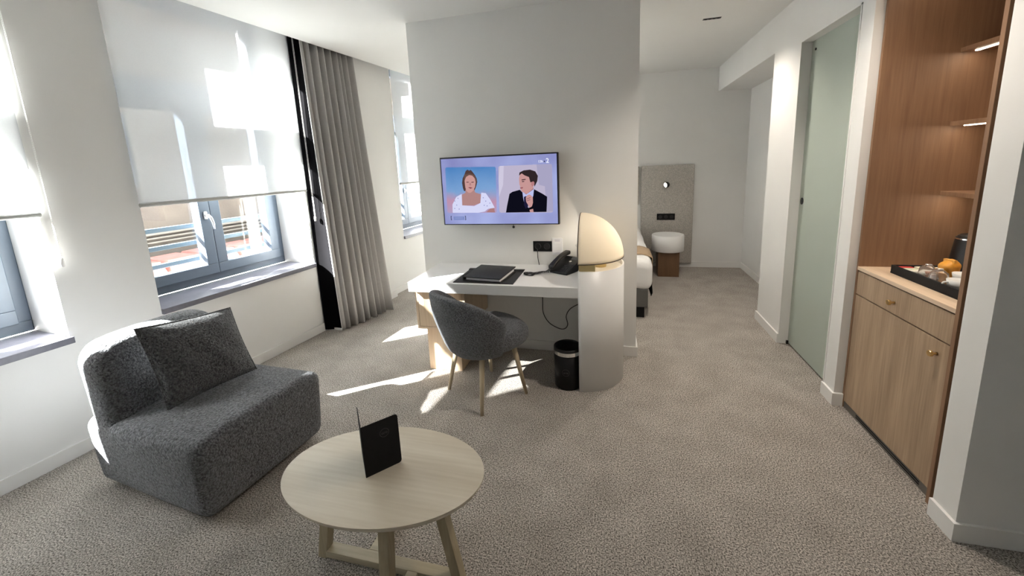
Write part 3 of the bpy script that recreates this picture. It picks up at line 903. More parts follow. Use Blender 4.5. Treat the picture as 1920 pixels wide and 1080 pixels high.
# waste bin
t = thing('waste_bin', 'black waste bin with chrome band under the desk', 'bin', (-0.318, 2.628, 0))
g = G(); g.lathe([(0.0, 0.0), (0.088, 0.0), (0.094, 0.008), (0.096, 0.255), (0.090, 0.255), (0.088, 0.02), (0.0, 0.02)], 40)
b = obj('bin_body', g, M['bin_black'], t, smooth=False)
for pgn in b.data.polygons:
    if abs(pgn.normal.z) < 0.3: pgn.use_smooth = True
g = G(); g.lathe([(0.0945, 0.250), (0.0985, 0.250), (0.0985, 0.276), (0.0945, 0.276), (0.0945, 0.250)], 40)
obj('chrome_band', g, M['chrome'], t)
g = G(); g.lathe([(0.0965, 0.274), (0.097, 0.292), (0.092, 0.296), (0.088, 0.285), (0.084, 0.16)], 40)
obj('bin_liner', g, M['black'], t, smooth=True)
# round mark on the bin, following its curve
def onbin(a, z): return Vector((0.0975 * math.sin(a), -0.0975 * math.cos(a), z))
vs = []; seg = 40; ac = -0.05
for k in range(seg):
    w = 2 * math.pi * k / seg
    for rr in (0.023, 0.0255): vs.append(onbin(ac + rr / 0.0975 * math.cos(w), 0.135 + rr * math.sin(w)))
obj('bin_mark', G().add(vs, [(2 * k, 2 * k + 1, (2 * k + 3) % (2 * seg), (2 * k + 2) % (2 * seg)) for k in range(seg)]), M['logo'], b)
text_obj('bin_mark_text', 'oro', 0.022, frame(onbin(ac, 0.135) * 1.0 + Vector((0, -0.0015, 0)), (1, 0, 0), (0, 0, 1)), M['logo'], b)

# ------------------------------------------------------------------ desk chair
t = thing('desk_chair', 'grey boucle tub chair with pale wooden legs at the desk', 'chair', (-0.862, 2.432, 0), -math.radians(37.0))
def seat_c(p):
    r = 0.235
    k = 1.0
    a = p.x / 0.235; b = p.y / 0.235
    # squircle plan
    m_ = max(abs(a), abs(b), 1e-6); l = math.hypot(a, b)
    f = (m_ / l) ** 0.62 if l > 1e-6 else 1
    p.x *= f; p.y *= f
    p.z += 0.012 * (1 - min(1, a * a + b * b))
    return p
g = G().rbox((0, 0.035, 0.425), (0.245, 0.255, 0.068), 0.055, 5, 8, seat_c)
obj('seat', g, M['boucle_chair'], t, smooth=True)
def shell(u, v):
    ph = math.radians(-86 + 172 * u)
    w = abs(ph) / math.radians(86)
    ztop = 0.785 - 0.19 * w ** 2.6
    zb = 0.335 + 0.02 * w ** 2
    z = zb + (ztop - zb) * v
    k = (z - 0.345) / 0.43
    r = 0.212 + 0.066 * max(0.0, min(1, k * 1.6)) ** 0.8 + 0.012 * k
    if v < 0.12: r -= 0.05 * (1 - v / 0.12) ** 2
    return Vector((r * math.sin(ph), 0.0 - r * math.cos(ph) * (1.0 + 0.02 * k) - 0.03 * k * math.cos(ph), z))
g = G().grid(shell, 24, 10)
obj('backrest', g, M['boucle_chair'], t, smooth=True, solid=0.055, subsurf=2)
for sx in (-1, 1):
    for sy in (-1, 1):
        g = G().tube([(sx * 0.205, sy * 0.185 , 0.0), (sx * 0.145, sy * 0.125 + 0.005, 0.375)], [0.0115, 0.019], 14)
        obj('leg', g, M['ash_leg'], t, smooth=True)

# ------------------------------------------------------------------ television
TW, TH = 0.958, 0.547
t = thing('television', 'wall television showing two people talking in a news broadcast', 'television', (-0.893, 3.05, 1.356))
obj('tv_case', G().box(-TW / 2, TW / 2, 0.0, 0.045, -TH / 2, TH / 2), M['black'], t, bevel=0.003)
obj('wall_mount', G().box(-0.2, 0.2, 0.045, PY0 - 3.05, -0.15, 0.15), M['black_matt'], t)
def uv(p, y=-0.001): return Vector(((p[0] - 0.5) * TW, y, (p[1] - 0.5) * TH))
def tvmat(name, rgb, k=1.0):
    return emit(name, lin(*rgb), k * EK)
m, nt, p = new_mat('tv_picture_ground')
p.inputs['Base Color'].default_value = (0.01, 0.01, 0.01, 1); p.inputs['Roughness'].default_value = 0.2
tcn = nt.nodes.new('ShaderNodeTexCoord'); nn = nt.nodes.new('ShaderNodeTexNoise'); nn.inputs['Scale'].default_value = 3.0
rr = nt.nodes.new('ShaderNodeValToRGB'); rr.color_ramp.elements[0].color = lin(126, 128, 184); rr.color_ramp.elements[1].color = lin(166, 176, 226)
rr.color_ramp.elements[0].position = 0.3; rr.color_ramp.elements[1].position = 0.7
nt.links.new(tcn.outputs['Object'], nn.inputs['Vector']); nt.links.new(nn.outputs['Fac'], rr.inputs['Fac'])
nt.links.new(rr.outputs['Color'], p.inputs['Emission Color']); p.inputs['Emission Strength'].default_value = EK
screen = obj('screen', G().add([uv(q, -0.0006) for q in ((0.011, 0.978), (0.988, 0.981), (0.988, 0.014), (0.011, 0.014))], [(3, 2, 1, 0)]), m, t)
m, nt, p = new_mat('tv_left_picture')
p.inputs['Base Color'].default_value = (0.01, 0.01, 0.01, 1); p.inputs['Roughness'].default_value = 0.2
tcn = nt.nodes.new('ShaderNodeTexCoord'); sx = nt.nodes.new('ShaderNodeSeparateXYZ'); nn = nt.nodes.new('ShaderNodeTexNoise'); nn.inputs['Scale'].default_value = 7.0
ad = nt.nodes.new('ShaderNodeMath'); ad.operation = 'MULTIPLY_ADD'; ad.inputs[1].default_value = 0.12
mr = nt.nodes.new('ShaderNodeMapRange'); mr.inputs['From Min'].default_value = -0.17; mr.inputs['From Max'].default_value = 0.26
rr = nt.nodes.new('ShaderNodeValToRGB')
rr.color_ramp.elements[0].color = lin(170, 160, 196); rr.color_ramp.elements[1].color = lin(70, 128, 190)
ee = rr.color_ramp.elements.new(0.38); ee.color = lin(186, 140, 168)
ee = rr.color_ramp.elements.new(0.55); ee.color = lin(120, 160, 208)
nt.links.new(tcn.outputs['Object'], sx.inputs[0]); nt.links.new(tcn.outputs['Object'], nn.inputs['Vector'])
nt.links.new(nn.outputs['Fac'], ad.inputs[0]); nt.links.new(sx.outputs['Z'], ad.inputs[2]); nt.links.new(ad.outputs[0], mr.inputs['Value'])
nt.links.new(mr.outputs[0], rr.inputs['Fac']); nt.links.new(rr.outputs['Color'], p.inputs['Emission Color']); p.inputs['Emission Strength'].default_value = EK
LEFTPIC = m
SH = [
 ('left_picture', [(0.059,0.857),(0.48,0.838),(0.489,0.82),(0.479,0.196),(0.472,0.178),(0.051,0.182),(0.038,0.199),(0.047,0.842)], LEFTPIC),
 ('right_picture', [(0.524,0.845),(0.942,0.843),(0.951,0.827),(0.951,0.187),(0.94,0.171),(0.514,0.177),(0.502,0.192),(0.511,0.829)], (188, 180, 204)),
 ('studio_drape', [(0.524,0.845),(0.558,0.845),(0.545,0.576),(0.506,0.407),(0.508,0.662)], (206, 200, 222)),
 ('studio_panel', [(0.827,0.844),(0.942,0.843),(0.951,0.827),(0.951,0.187),(0.901,0.177),(0.889,0.54),(0.842,0.563)], (168, 164, 194)),
 ('woman_hair', [(0.194,0.548),(0.189,0.624),(0.197,0.689),(0.214,0.741),(0.228,0.794),(0.245,0.812),(0.258,0.797),(0.274,0.806),(0.286,0.78),(0.307,0.731),(0.321,0.677),(0.324,0.629),(0.312,0.565),(0.293,0.501),(0.202,0.504)], (82, 62, 60)),
 ('woman_neck', [(0.216,0.526),(0.294,0.522),(0.3,0.479),(0.351,0.45),(0.34,0.325),(0.284,0.291),(0.178,0.291),(0.18,0.451),(0.214,0.477)], (176, 134, 132)),
 ('woman_dress', [(0.18,0.464),(0.178,0.294),(0.284,0.28),(0.341,0.323),(0.353,0.474),(0.393,0.465),(0.431,0.366),(0.464,0.251),(0.406,0.236),(0.376,0.198),(0.319,0.18),(0.087,0.184),(0.09,0.31),(0.128,0.419)], (214, 216, 246)),
 ('woman_arm', [(0.388,0.187),(0.423,0.239),(0.46,0.246),(0.464,0.182)], (170, 124, 126)),
 ('woman_face', [(0.214,0.602),(0.213,0.656),(0.228,0.708),(0.252,0.734),(0.281,0.727),(0.302,0.694),(0.311,0.64),(0.304,0.565),(0.287,0.512),(0.263,0.478),(0.243,0.476),(0.225,0.504),(0.216,0.553)], (202, 154, 150)),
 ('woman_fringe', [(0.206,0.66),(0.214,0.741),(0.258,0.757),(0.300,0.735),(0.321,0.66),(0.312,0.60),(0.305,0.68),(0.285,0.722),(0.258,0.735),(0.232,0.712)], (104, 80, 74)),
 ('woman_mouth', [(0.24,0.555),(0.26,0.558),(0.281,0.548),(0.262,0.535)], (136, 66, 76)),
 ('woman_eye', [(0.227,0.637),(0.25,0.636),(0.248,0.625),(0.23,0.625)], (104, 70, 74)),
 ('woman_eye', [(0.272,0.633),(0.295,0.636),(0.294,0.624),(0.273,0.621)], (104, 70, 74)),
 ('woman_nose', [(0.258,0.625),(0.264,0.625),(0.270,0.585),(0.254,0.583)], (176, 126, 126)),
 ('man_neck', [(0.724,0.484),(0.793,0.554),(0.798,0.497),(0.738,0.429),(0.711,0.469)], (160, 116, 118)),
 ('man_suit', [(0.559,0.178),(0.571,0.276),(0.596,0.447),(0.622,0.475),(0.684,0.501),(0.711,0.453),(0.716,0.293),(0.761,0.228),(0.79,0.397),(0.801,0.504),(0.869,0.437),(0.906,0.394),(0.898,0.181)], (14, 14, 26)),
 ('man_shirt', [(0.705,0.469),(0.735,0.431),(0.801,0.507),(0.793,0.408),(0.742,0.346),(0.718,0.288),(0.709,0.389)], (186, 192, 236)),
 ('man_tie', [(0.716,0.4),(0.735,0.41),(0.743,0.378),(0.748,0.261),(0.727,0.229),(0.714,0.288)], (30, 28, 56)),
 ('man_face', [(0.681,0.659),(0.688,0.71),(0.706,0.737),(0.763,0.706),(0.776,0.617),(0.8,0.575),(0.792,0.513),(0.741,0.439),(0.705,0.469),(0.689,0.506),(0.688,0.549),(0.682,0.58)], (198, 150, 148)),
 ('man_hair', [(0.682,0.7),(0.687,0.744),(0.722,0.77),(0.774,0.777),(0.816,0.751),(0.836,0.687),(0.83,0.615),(0.806,0.538),(0.802,0.606),(0.773,0.602),(0.763,0.675),(0.727,0.701),(0.705,0.73)], (48, 38, 40)),
 ('man_ear', [(0.777,0.576),(0.785,0.607),(0.8,0.614),(0.807,0.59),(0.801,0.554),(0.787,0.539)], (182, 126, 128)),
 ('man_brow', [(0.701,0.644),(0.734,0.651),(0.737,0.638),(0.703,0.631)], (70, 50, 52)),
 ('man_eye', [(0.703,0.621),(0.725,0.622),(0.722,0.61),(0.706,0.608)], (66, 50, 56)),
 ('man_mouth', [(0.687,0.533),(0.713,0.537),(0.707,0.518),(0.689,0.517)], (146, 84, 92)),
 ('man_hand', [(0.731,0.389),(0.744,0.42),(0.763,0.432),(0.778,0.414),(0.789,0.387),(0.789,0.313),(0.78,0.265),(0.761,0.239),(0.747,0.287),(0.733,0.33)], (200, 152, 150)),
 ('man_finger', [(0.738,0.372),(0.768,0.392),(0.770,0.384),(0.740,0.364)], (140, 96, 100)),
 ('man_finger', [(0.738,0.345),(0.768,0.364),(0.770,0.356),(0.740,0.337)], (140, 96, 100)),
 ('man_wrist', [(0.755,0.239),(0.786,0.26),(0.792,0.179),(0.763,0.18)], (190, 144, 144)),
 ('man_watch', [(0.746,0.239),(0.79,0.262),(0.793,0.23),(0.755,0.212)], (12, 12, 20)),
 ('caption_box', [(0.092,0.128),(0.191,0.129),(0.192,0.076),(0.093,0.075)], (128, 142, 196)),
 ('caption_bracket', [(0.068,0.137),(0.077,0.137),(0.077,0.130),(0.0735,0.130),(0.0735,0.081),(0.077,0.081),(0.077,0.074),(0.068,0.074)], (22, 26, 48)),
 ('caption_bracket', [(0.205,0.137),(0.196,0.137),(0.196,0.130),(0.1995,0.130),(0.1995,0.081),(0.196,0.081),(0.196,0.074),(0.205,0.074)], (22, 26, 48)),
 ('caption_line', [(0.108,0.108),(0.178,0.109),(0.178,0.103),(0.108,0.102)], (160, 170, 214)),
 ('channel_dot', [(0.8915+0.0052*math.cos(a), 0.8815+0.0092*math.sin(a)) for a in [k*math.pi/5 for k in range(10)]], (20, 22, 50)),
]
for k, (nm, pts, c) in enumerate(SH):
    mm = c if not isinstance(c, tuple) else tvmat('tv_' + nm, c)
    area = sum(pts[i][0] * pts[(i + 1) % len(pts)][1] - pts[(i + 1) % len(pts)][0] * pts[i][1] for i in range(len(pts)))
    order = tuple(range(len(pts))) if area > 0 else tuple(range(len(pts) - 1, -1, -1))
    obj(nm, G().add([uv(q, -0.0009 - 0.00012 * k) for q in pts], [order]), mm, screen)
dm = tvmat('tv_dress_print', (150, 150, 196))
for q in ((0.115, 0.36), (0.13, 0.30), (0.11, 0.25), (0.15, 0.24), (0.37, 0.40), (0.39, 0.35), (0.375, 0.29), (0.40, 0.28), (0.425, 0.32), (0.145, 0.40)):
    obj('dress_flower', G().add([uv((q[0] + 0.005 * math.cos(a), q[1] + 0.009 * math.sin(a)), -0.0056) for a in [k * math.pi / 3 for k in range(6)]], [tuple(range(6))]), dm, screen)
wm = tvmat('tv_white', (238, 240, 255))
text_obj('channel_text', '13h', 0.026, frame(uv((0.861, 0.882), -0.006), (1, 0, 0), (0, 0, 1)), wm, screen, 0.0001, True)
text_obj('channel_text', '2', 0.048, frame(uv((0.916, 0.888), -0.006), (1, 0, 0), (0, 0, 1)), wm, screen, 0.0001, True)
g = G().tube([(0.108, 0.02, -TH / 2), (0.108, 0.02, -TH / 2 - 0.014)], 0.002, 6)
sen = obj('sensor_wire', g, M['black'], t)
g = G(); g.lathe([(0.0, -0.011), (0.008, -0.008), (0.011, 0.0), (0.008, 0.008), (0.0, 0.011)], 14, c=(0.108, 0.02, -TH / 2 - 0.022))
obj('sensor_eye', g, M['black'], sen, smooth=True)

# ------------------------------------------------------------------ bedroom
BX1 = 0.335; BX0 = -1.27; BY0 = 3.93; BY1 = 5.95
t = thing('bed', 'double bed with white linen and tan runner behind the partition', 'bed', ((BX0 + BX1) / 2, (BY0 + BY1) / 2, 0))
obj('bed_base', G().box(BX0 + 0.02, BX1 - 0.02, BY0 + 0.02, BY1, 0.115, 0.30), M['bedbase'], t, bevel=0.008, world_coords=True)
def puff(p):
    p.z += 0.012 * math.sin(p.x * 14) * math.sin(p.y * 11)
    return p
mc = ((BX0 + BX1) / 2, (BY0 + BY1) / 2, 0.445)
obj('mattress', G().rbox(mc, ((BX1 - BX0) / 2 + 0.02, (BY1 - BY0) / 2, 0.155), 0.085, 5, 14, puff), M['bedlinen'], t, smooth=True, world_coords=True)
def runner(u, v):
    y = 4.12 + 0.42 * v
    a = u * 2 - 1
    hw = (BX1 - BX0) / 2 + 0.028
    x = max(-1, min(1, a * 1.35)) * hw
    drop = max(0, abs(a) * 1.35 - 1)
    z = 0.612 - 0.05 * max(0, abs(x) / hw - 0.9) * 10 * 0.6 - drop * 0.5
    return Vector((mc[0] + x, y, z))
obj('bed_runner', G().grid(runner, 40, 4), M['runner'], t, smooth=True, solid=0.006, world_coords=True)
g = G().grid(lambda u, v: Vector((BX1 + 0.018 + 0.006 * math.sin(u * 9) + 0.008 * v, 4.02 + 1.7 * u, 0.34 - 0.20 * v * (0.3 + 0.7 * min(1, u * 6 + 0.25)))), 24, 4)
obj('bed_valance', g, M['lining'], t, solid=0.004, world_coords=True)
for x in (BX0 + 0.09, BX1 - 0.09):
    for y in (BY0 + 0.09, BY1 - 0.12):
        obj('leg', G().box(x - 0.04, x + 0.04, y - 0.04, y + 0.04, 0, 0.115), M['black_matt'], t, bevel=0.004, world_coords=True)
for k, x in enumerate((-0.87, -0.08)):
    def pf(p): return p
    obj('pillow', G().rbox((x, 5.72, 0.66), (0.34, 0.2, 0.075), 0.07, 4, 5), M['bedlinen'], t, smooth=True, world_coords=True)
HY = 6.05
o = obj('headboard_panel', G().rbox((0.705, HY - 0.029, 0.757), (0.347, 0.026, 0.697), 0.012, 3, 2), M['headboard'], smooth=True)
set_props(o, 'tall grey tweed headboard panel behind the round bedside table', 'headboard', 'grey tweed headboard panels')
o = obj('headboard_panel', G().rbox((-0.47, HY - 0.022, 1.18), (0.80, 0.019, 0.272), 0.012, 3, 2), M['headboard'], smooth=True)
set_props(o, 'low grey tweed headboard panel above the bed, mostly hidden by the partition', 'headboard', 'grey tweed headboard panels')
# bedside table
t = thing('bedside_table', 'round white drum bedside table on a dark wooden block', 'bedside table', (0.685, 5.63, 0))
g = G(); g.lathe([(0.0, 0.332), (0.198, 0.332), (0.204, 0.338), (0.204, 0.540), (0.198, 0.548), (0.0, 0.548)], 56)
b = obj('drum_top', g, M['white'], t)
for pgn in b.data.polygons:
    if abs(pgn.normal.z) < 0.3: pgn.use_smooth = True
obj('block_base', G().box(-0.132, 0.132, -0.15, 0.13, 0.0, 0.334), M['brown'], t, bevel=0.003)
# reading light
t = thing('reading_light', 'small black ball reading light on the headboard panel', 'wall lamp', (0.690, HY - 0.054, 1.188))
g = G(); g.lathe([(0.0, 0.0), (0.03, 0.0), (0.03, 0.012), (0.0, 0.012)], 20); g.v = [Vector((v.x, -v.z, v.y)) for v in g.v]
obj('mount', g, M['black'], t)
ax = Vector((-0.80, -0.55, -0.15)).normalized()
qm = ax.to_track_quat('Z', 'Y').to_matrix()
g = G(); g.lathe([(0.0, -0.042), (0.022, -0.036), (0.036, -0.02), (0.042, 0.0), (0.040, 0.022), (0.036, 0.026), (0.030, 0.018)], 24)
g.v = [qm @ v + Vector((0, -0.055, 0)) for v in g.v]
hd = obj('lamp_head', g, M['black'], t, smooth=True)
g = G(); g.lathe([(0.0, 0.021), (0.032, 0.021)], 20); g.v = [qm @ v + Vector((0, -0.055, 0)) for v in g.v]
obj('lamp_lens', g, M['sconce_light'], hd)
t = thing('bedside_socket', 'black triple socket plate on the headboard above the bedside table', 'socket', (0.695, HY - 0.0545, 0.735))
pl = obj('socket_plate', G().box(-0.12, 0.12, -0.009, 0, -0.045, 0.045), M['black_matt'], t, bevel=0.002)
for x in (-0.075, 0.0, 0.075):
    g = G(); g.lathe([(0.0, 0.0), (0.022, 0.0), (0.024, 0.002), (0.026, 0.0)], 20); g.v = [Vector((v.x + x, -0.0092 - v.z, v.y)) for v in g.v]
    obj('outlet', g, M['black'], pl)
# recessed slot light in the bedroom ceiling, plus an added unseen one as fill
def downlight(x, y, label, power):
    t = thing('slot_downlight', label, 'ceiling light', (x, y, HC), 0, 'slot downlights in the ceiling')
    obj('slot_trim', G().box(-0.07, 0.07, -0.017, 0.017, -0.004, 0.0), M['black'], t, bevel=0.001)
    for k in range(4):
        g = G(); g.lathe([(0.0, -0.0045), (0.009, -0.0045), (0.010, -0.0055), (0.011, -0.0045)], 12, c=(-0.048 + 0.032 * k, 0, 0))
        obj('spot', g, M['black_matt'], t)
    ld = bpy.data.lights.new('downlight_beam', 'SPOT')
    ld.energy = power; ld.color = (1.0, 0.90, 0.78); ld.spot_size = math.radians(128); ld.spot_blend = 0.7; ld.shadow_soft_size = 0.05
    lo = bpy.data.objects.new('downlight_beam', ld); COL.objects.link(lo); lo.parent = t
    lo.location = (0, 0, -0.012)
downlight(0.785, 3.965, 'narrow black slot downlight in the white ceiling before the alcove', 16.0)
downlight(0.785, 2.25, 'added out-of-view slot downlight, fill light in front of the minibar cabinet', 18.0)  # added out of view to brighten the right side of the room

# ------------------------------------------------------------------ minibar cabinet
CF = 1.36; CY0, CY1 = 1.935, 2.678; CZC = 0.89
t = thing('minibar_cabinet', 'oak minibar cabinet with lit open shelves built into the wall', 'cabinet', (1.66, 2.3, 0))
W = dict(world_coords=True)
obj('side_panel', G().box(CF, 2.0, CY1 - 0.018, CY1, 0.0, 2.465), M['oak_inside'], t, bevel=0.001, **W)
obj('side_panel', G().box(CF - 0.022, 2.0, CY0 - 0.02, CY0, 0.0, 2.465), M['oak_inside'], t, bevel=0.001, **W)
obj('back_panel', G().box(1.985, 2.0, CY0, CY1 - 0.018, 0.0, 2.465), M['oak_inside'], t, **W)
obj('top_panel', G().box(CF, 1.985, CY0, CY1 - 0.018, 2.447, 2.465), M['oak_inside'], t, **W)
obj('filler_strip', G().box(CF - 0.004, 1.40, 1.866, CY0 - 0.02, 0.0, 2.465), M['oak_side'], t, **W)
obj('counter', G().box(CF - 0.004, 1.985, CY0, CY1 - 0.018, CZC - 0.02, CZC), wood('counter_oak', lin(206, 180, 152), lin(226, 204, 178), 'y', 3.0, 0.4), t, bevel=0.001, **W)
obj('carcass', G().box(CF + 0.021, 1.985, CY0, CY1 - 0.018, 0.0, CZC - 0.02), M['black_matt'], t, **W)  # black instead of oak: shade of the gaps put into its colour
dr = obj('drawer', G().box(CF, CF + 0.02, CY0 + 0.002, CY1 - 0.022, 0.7295, CZC - 0.0265), M['oak'], t, bevel=0.001, **W)
dd = obj('door', G().box(CF, CF + 0.02, CY0 + 0.002, CY1 - 0.022, 0.045, 0.7235), M['oak'], t, bevel=0.001, **W)
def knob(p, y, z):
    g = G(); g.lathe([(0.0, 0.030), (0.0125, 0.030), (0.0135, 0.028), (0.0135, 0.021), (0.0125, 0.019), (0.006, 0.018), (0.005, 0.0), (0.008, 0.0)], 20)
    g.v = [Vector((CF - v.z, y + v.x, z + v.y)) for v in g.v]
    return obj('knob', g, M['brass'], p, smooth=False, **W)
knob(dr, 2.330, 0.788); knob(dd, 2.026, 0.662)
obj('plinth', G().box(CF + 0.004, CF + 0.022, CY0, CY1, 0.0, 0.043), mat('plinth_metal', lin(110, 106, 100), 0.4, 0.3, vary=0.05), t, **W)
for k in range(2):
    obj('vent_slot', G().box(CF + 0.0025, CF + 0.004, 2.02, 2.53, 0.014 + 0.012 * k, 0.020 + 0.012 * k), M['black_matt'], t, **W)
SXF = 1.69
for z in (2.012, 1.652, 1.292):
    s = obj('shelf', G().box(SXF, 1.985, CY0, CY1 - 0.018, z, z + 0.022), M['oak_inside'], t, bevel=0.001, **W)
    obj('led_strip', G().box(SXF + 0.035, SXF + 0.050, CY0 + 0.05, CY1 - 0.055, z - 0.004, z), M['led'], s, **W)
lt_ = obj('led_strip', G().box(1.455, 1.475, CY0 + 0.08, CY1 - 0.09, 2.441, 2.447), M['led'], t, **W)

# tray and what stands on it
TX, TY = 1.549, 2.2415
t = thing('tray', 'black rectangular serving tray on the cabinet counter', 'tray', (TX, TY, CZC))
hx, hy, hh = 0.107, 0.2915, 0.045
obj('tray_floor', G().box(-hx, hx, -hy, hy, 0, 0.008), M['black_matt'], t)
for nm, b in (('a', (-hx, -hx + 0.012, -hy, hy)), ('b', (hx - 0.012, hx, -hy, hy)), ('c', (-hx + 0.012, hx - 0.012, -hy, -hy + 0.012)), ('d', (-hx + 0.012, hx - 0.012, hy - 0.012, hy))):
    obj('tray_rim', G().box(b[0], b[1], b[2], b[3], 0.008, hh), M['black_matt'], t, bevel=0.002)
TZ0 = CZC + 0.008
def tumbler(x, y, label):
    o = thing('water_glass', label, 'glass', (x, y, TZ0), 0, 'upturned glasses on the tray')
    g = G(); g.lathe([(0.033, 0.0), (0.035, 0.0), (0.036, 0.03), (0.031, 0.062), (0.018, 0.075), (0.0, 0.077), (0.0, 0.070), (0.016, 0.069), (0.028, 0.058), (0.033, 0.03), (0.033, 0.0)], 28)
    obj('bowl', g, M['tumbler'], o, smooth=True)
    g = G(); g.lathe([(0.0, 0.077), (0.012, 0.077), (0.013, 0.083), (0.0, 0.084)], 20)
    obj('base', g, M['tumbler'], o, smooth=True)
tumbler(1.500, 2.365, 'upturned glass on the tray nearer to the sachets')
tumbler(1.492, 2.280, 'upturned glass on the tray beside the white cups')
def cup(x, y, label, flip):
    o = thing('coffee_cup', label, 'cup', (x, y, TZ0), 0, 'white cups on the tray')
    g = G(); g.lathe([(0.0, 0.0), (0.022, 0.0), (0.026, 0.006), (0.036, 0.03), (0.040, 0.055), (0.037, 0.055), (0.033, 0.03), (0.022, 0.01), (0.0, 0.008)], 28)
    obj('cup_body', g, M['ceramic'], o, smooth=True)
    g = G().tube(catmull([(0.036 * flip, 0, 0.045), (0.056 * flip, 0, 0.042), (0.056 * flip, 0, 0.022), (0.030 * flip, 0, 0.018)], 6), 0.004, 8)
    obj('cup_handle', g, M['ceramic'], o, smooth=True)
cup(1.505, 2.185, 'white coffee cup on the tray beside the glasses', -1)
cup(1.505, 2.075, 'white coffee cup on the tray next to the cabinet side', -1)
cup(1.600, 2.300, 'white coffee cup standing behind the others on the tray', 1)
# sachets lying in rows
cols = [(190, 60, 60), (226, 220, 200), (206, 214, 190), (230, 226, 214), (224, 222, 216), (212, 206, 196), (236, 232, 222), (168, 120, 92)]
names = ['small red sachet at the far end of the tray', 'cream sachet lying next to the red sachet', 'pale green sachet lying on the tray', 'pale sachet between the green one and the glasses', 'white sachet leaning at the back rim of the tray', 'beige sachet in the back row of the tray', 'white paper sachet in the middle of the back row', 'brown sachet beside the upturned glasses']
spots = [(1.490, 2.500), (1.562, 2.500), (1.490, 2.462), (1.490, 2.425), (1.615, 2.492), (1.562, 2.462), (1.622, 2.450), (1.560, 2.425)]
for (x, y), c, nm in zip(spots, cols, names):
    o = thing('sachet', nm, 'sachet', (x, y, TZ0), random.uniform(-0.12, 0.12), 'sachets on the tray')
    def sd(p): return p + Vector((0, 0, 0.008 * math.sin(p.x * 40)))
    obj('packet', G().rbox((0, 0, 0.021), (0.030, 0.016, 0.013), 0.006, 2, 3), mat('sachet_print', lin(*c), 0.45, vary=0.08, vscale=90), o, smooth=True)
    obj('crimped_end', G().box(0.028, 0.036, -0.015, 0.015, 0.019, 0.022), mat('sachet_foil', lin(216, 212, 206), 0.35, 0.3, vary=0.05), o)
o = thing('biscuit_packet', 'orange wrapped biscuit packet resting behind the glasses', 'biscuits', (1.600, 2.390, TZ0), 0.3)
def crk(p):
    p.z += 0.012 * math.sin(p.x * 60 + 1) * math.cos(p.y * 55)
    p.x *= 1 + 0.2 * math.sin(p.z * 60)
    return p
obj('wrapper', G().rbox((0, 0, 0.046), (0.036, 0.030, 0.046), 0.024, 4, 6, crk), mat('orange_foil', lin(214, 150, 58), 0.35, vary=0.15, vscale=40), o, smooth=True)
obj('wrapper_fin', G().box(-0.008, 0.008, -0.024, 0.024, 0.086, 0.102), mat('orange_foil_fin', lin(226, 170, 84), 0.35), o)
# kettle behind
o = thing('kettle', 'black electric kettle behind the tray at the cabinet side', 'kettle', (1.768, 2.515, CZC))
g = G(); g.lathe([(0.0, 0.0), (0.082, 0.0), (0.084, 0.012), (0.0, 0.014)], 36)
obj('power_base', g, M['black'], o, smooth=False)
g = G(); g.lathe([(0.0, 0.014), (0.080, 0.014), (0.082, 0.03), (0.066, 0.195), (0.063, 0.198), (0.0, 0.20)], 40)
kb = obj('kettle_body', g, M['black'], o, smooth=True)
g = G(); g.lathe([(0.0655, 0.188), (0.0680, 0.188), (0.0665, 0.194), (0.0640, 0.194)], 36)
obj('kettle_ring', g, M['chrome'], kb)
g = G(); g.lathe([(0.0, 0.214), (0.05, 0.211), (0.060, 0.202), (0.060, 0.197)], 32)
obj('kettle_lid', g, M['black'], o, smooth=True)
g = G().tube(catmull([(0.055, -0.03, 0.195), (0.105, -0.055, 0.185), (0.115, -0.06, 0.11), (0.078, -0.04, 0.045)], 8), 0.011, 10)
obj('kettle_handle', g, M['black'], o, smooth=True)

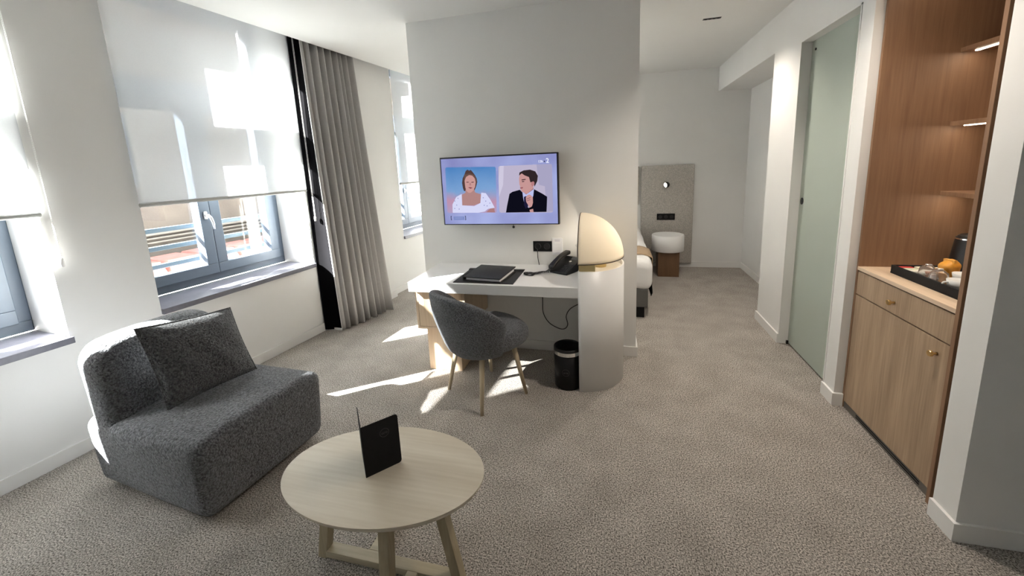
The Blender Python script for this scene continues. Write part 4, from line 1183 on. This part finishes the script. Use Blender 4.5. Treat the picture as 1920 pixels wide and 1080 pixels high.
# ------------------------------------------------------------------ frosted sliding door
t = thing('door_1', None, None, (1.39, 3.2, 0), 0, kind='structure')
leaf = obj('glass_leaf', G().box(1.385, 1.395, 2.70, 3.575, 0.012, 2.345), M['frosted'], t, bevel=0.001, **W)
g = G(); g.lathe([(0.012, 0.004), (0.021, 0.004), (0.021, 0.0), (0.0, 0.0)], 24); g.v = [Vector((1.385 - v.z, 3.515 + v.x, 1.183 + v.y * 1.25)) for v in g.v]
obj('finger_pull', g, M['black'], leaf, **W)
g = G(); g.lathe([(0.0, 0.005), (0.008, 0.005), (0.009, 0.0)], 14); g.v = [Vector((1.385 - v.z, 3.50 + v.x, 2.27 + v.y)) for v in g.v]
obj('clamp', g, M['black'], leaf, **W)
obj('floor_guide', G().box(1.37, 1.384, 3.545, 3.558, 0.0, 0.03), M['black'], t, **W)

# ------------------------------------------------------------------ outside
t = thing('opposite_building', 'pale plaster facade across the street seen below the blind', 'building', tuple(WL(-7.0, 2.5, -6)), -AL)
obj('wall', G().box(-0.5, 0.0, -14, 26, 0, 11.4), M['plaster_out'], t)
for z, hgt, dx in ((6.14, 0.035, 0.10), (6.24, 0.035, 0.14), (6.33, 0.035, 0.18), (6.42, 0.04, 0.22)):
    obj('moulding', G().box(0.0, dx, -14, 26, z, z + hgt), M['stone_out'], t)
for k in range(5):
    y = -3.2 + 3.4 * k
    f = obj('window', G().box(-0.02, 0.03, y, y + 1.1, 7.35, 9.0), M['stone_out'], t)
    obj('pane', G().box(0.03, 0.035, y + 0.1, y + 1.0, 7.45, 8.9), mat('far_glass', lin(96, 104, 112), 0.1, vary=0.05), f)
t = thing('roof_parapet', 'low neighbouring parapet capped with pink terracotta tiles', 'roof', tuple(WL(-4.6, 2.5, -6)), -AL)
obj('parapet_wall', G().box(-0.9, -0.1, -8, 16, 0, 6.0), M['stone_out'], t)
me = None
for k in range(30):
    y = -6.0 + 0.62 * k
    g = G().add([(-1.0, y, 6.0), (0.0, y, 6.0), (0.0, y + 0.57, 6.0), (-1.0, y + 0.57, 6.0), (-0.8, y + 0.03, 6.2), (-0.12, y + 0.03, 6.2), (-0.12, y + 0.54, 6.2), (-0.8, y + 0.54, 6.2)], BF)
    obj('tile', g, M['terracotta'], t)
g = G().box(-40, 60, -60, 60, -6.2, -6.0)
structure('ground', g, mat('street', lin(150, 146, 140), 0.95, vary=0.1, vscale=2))
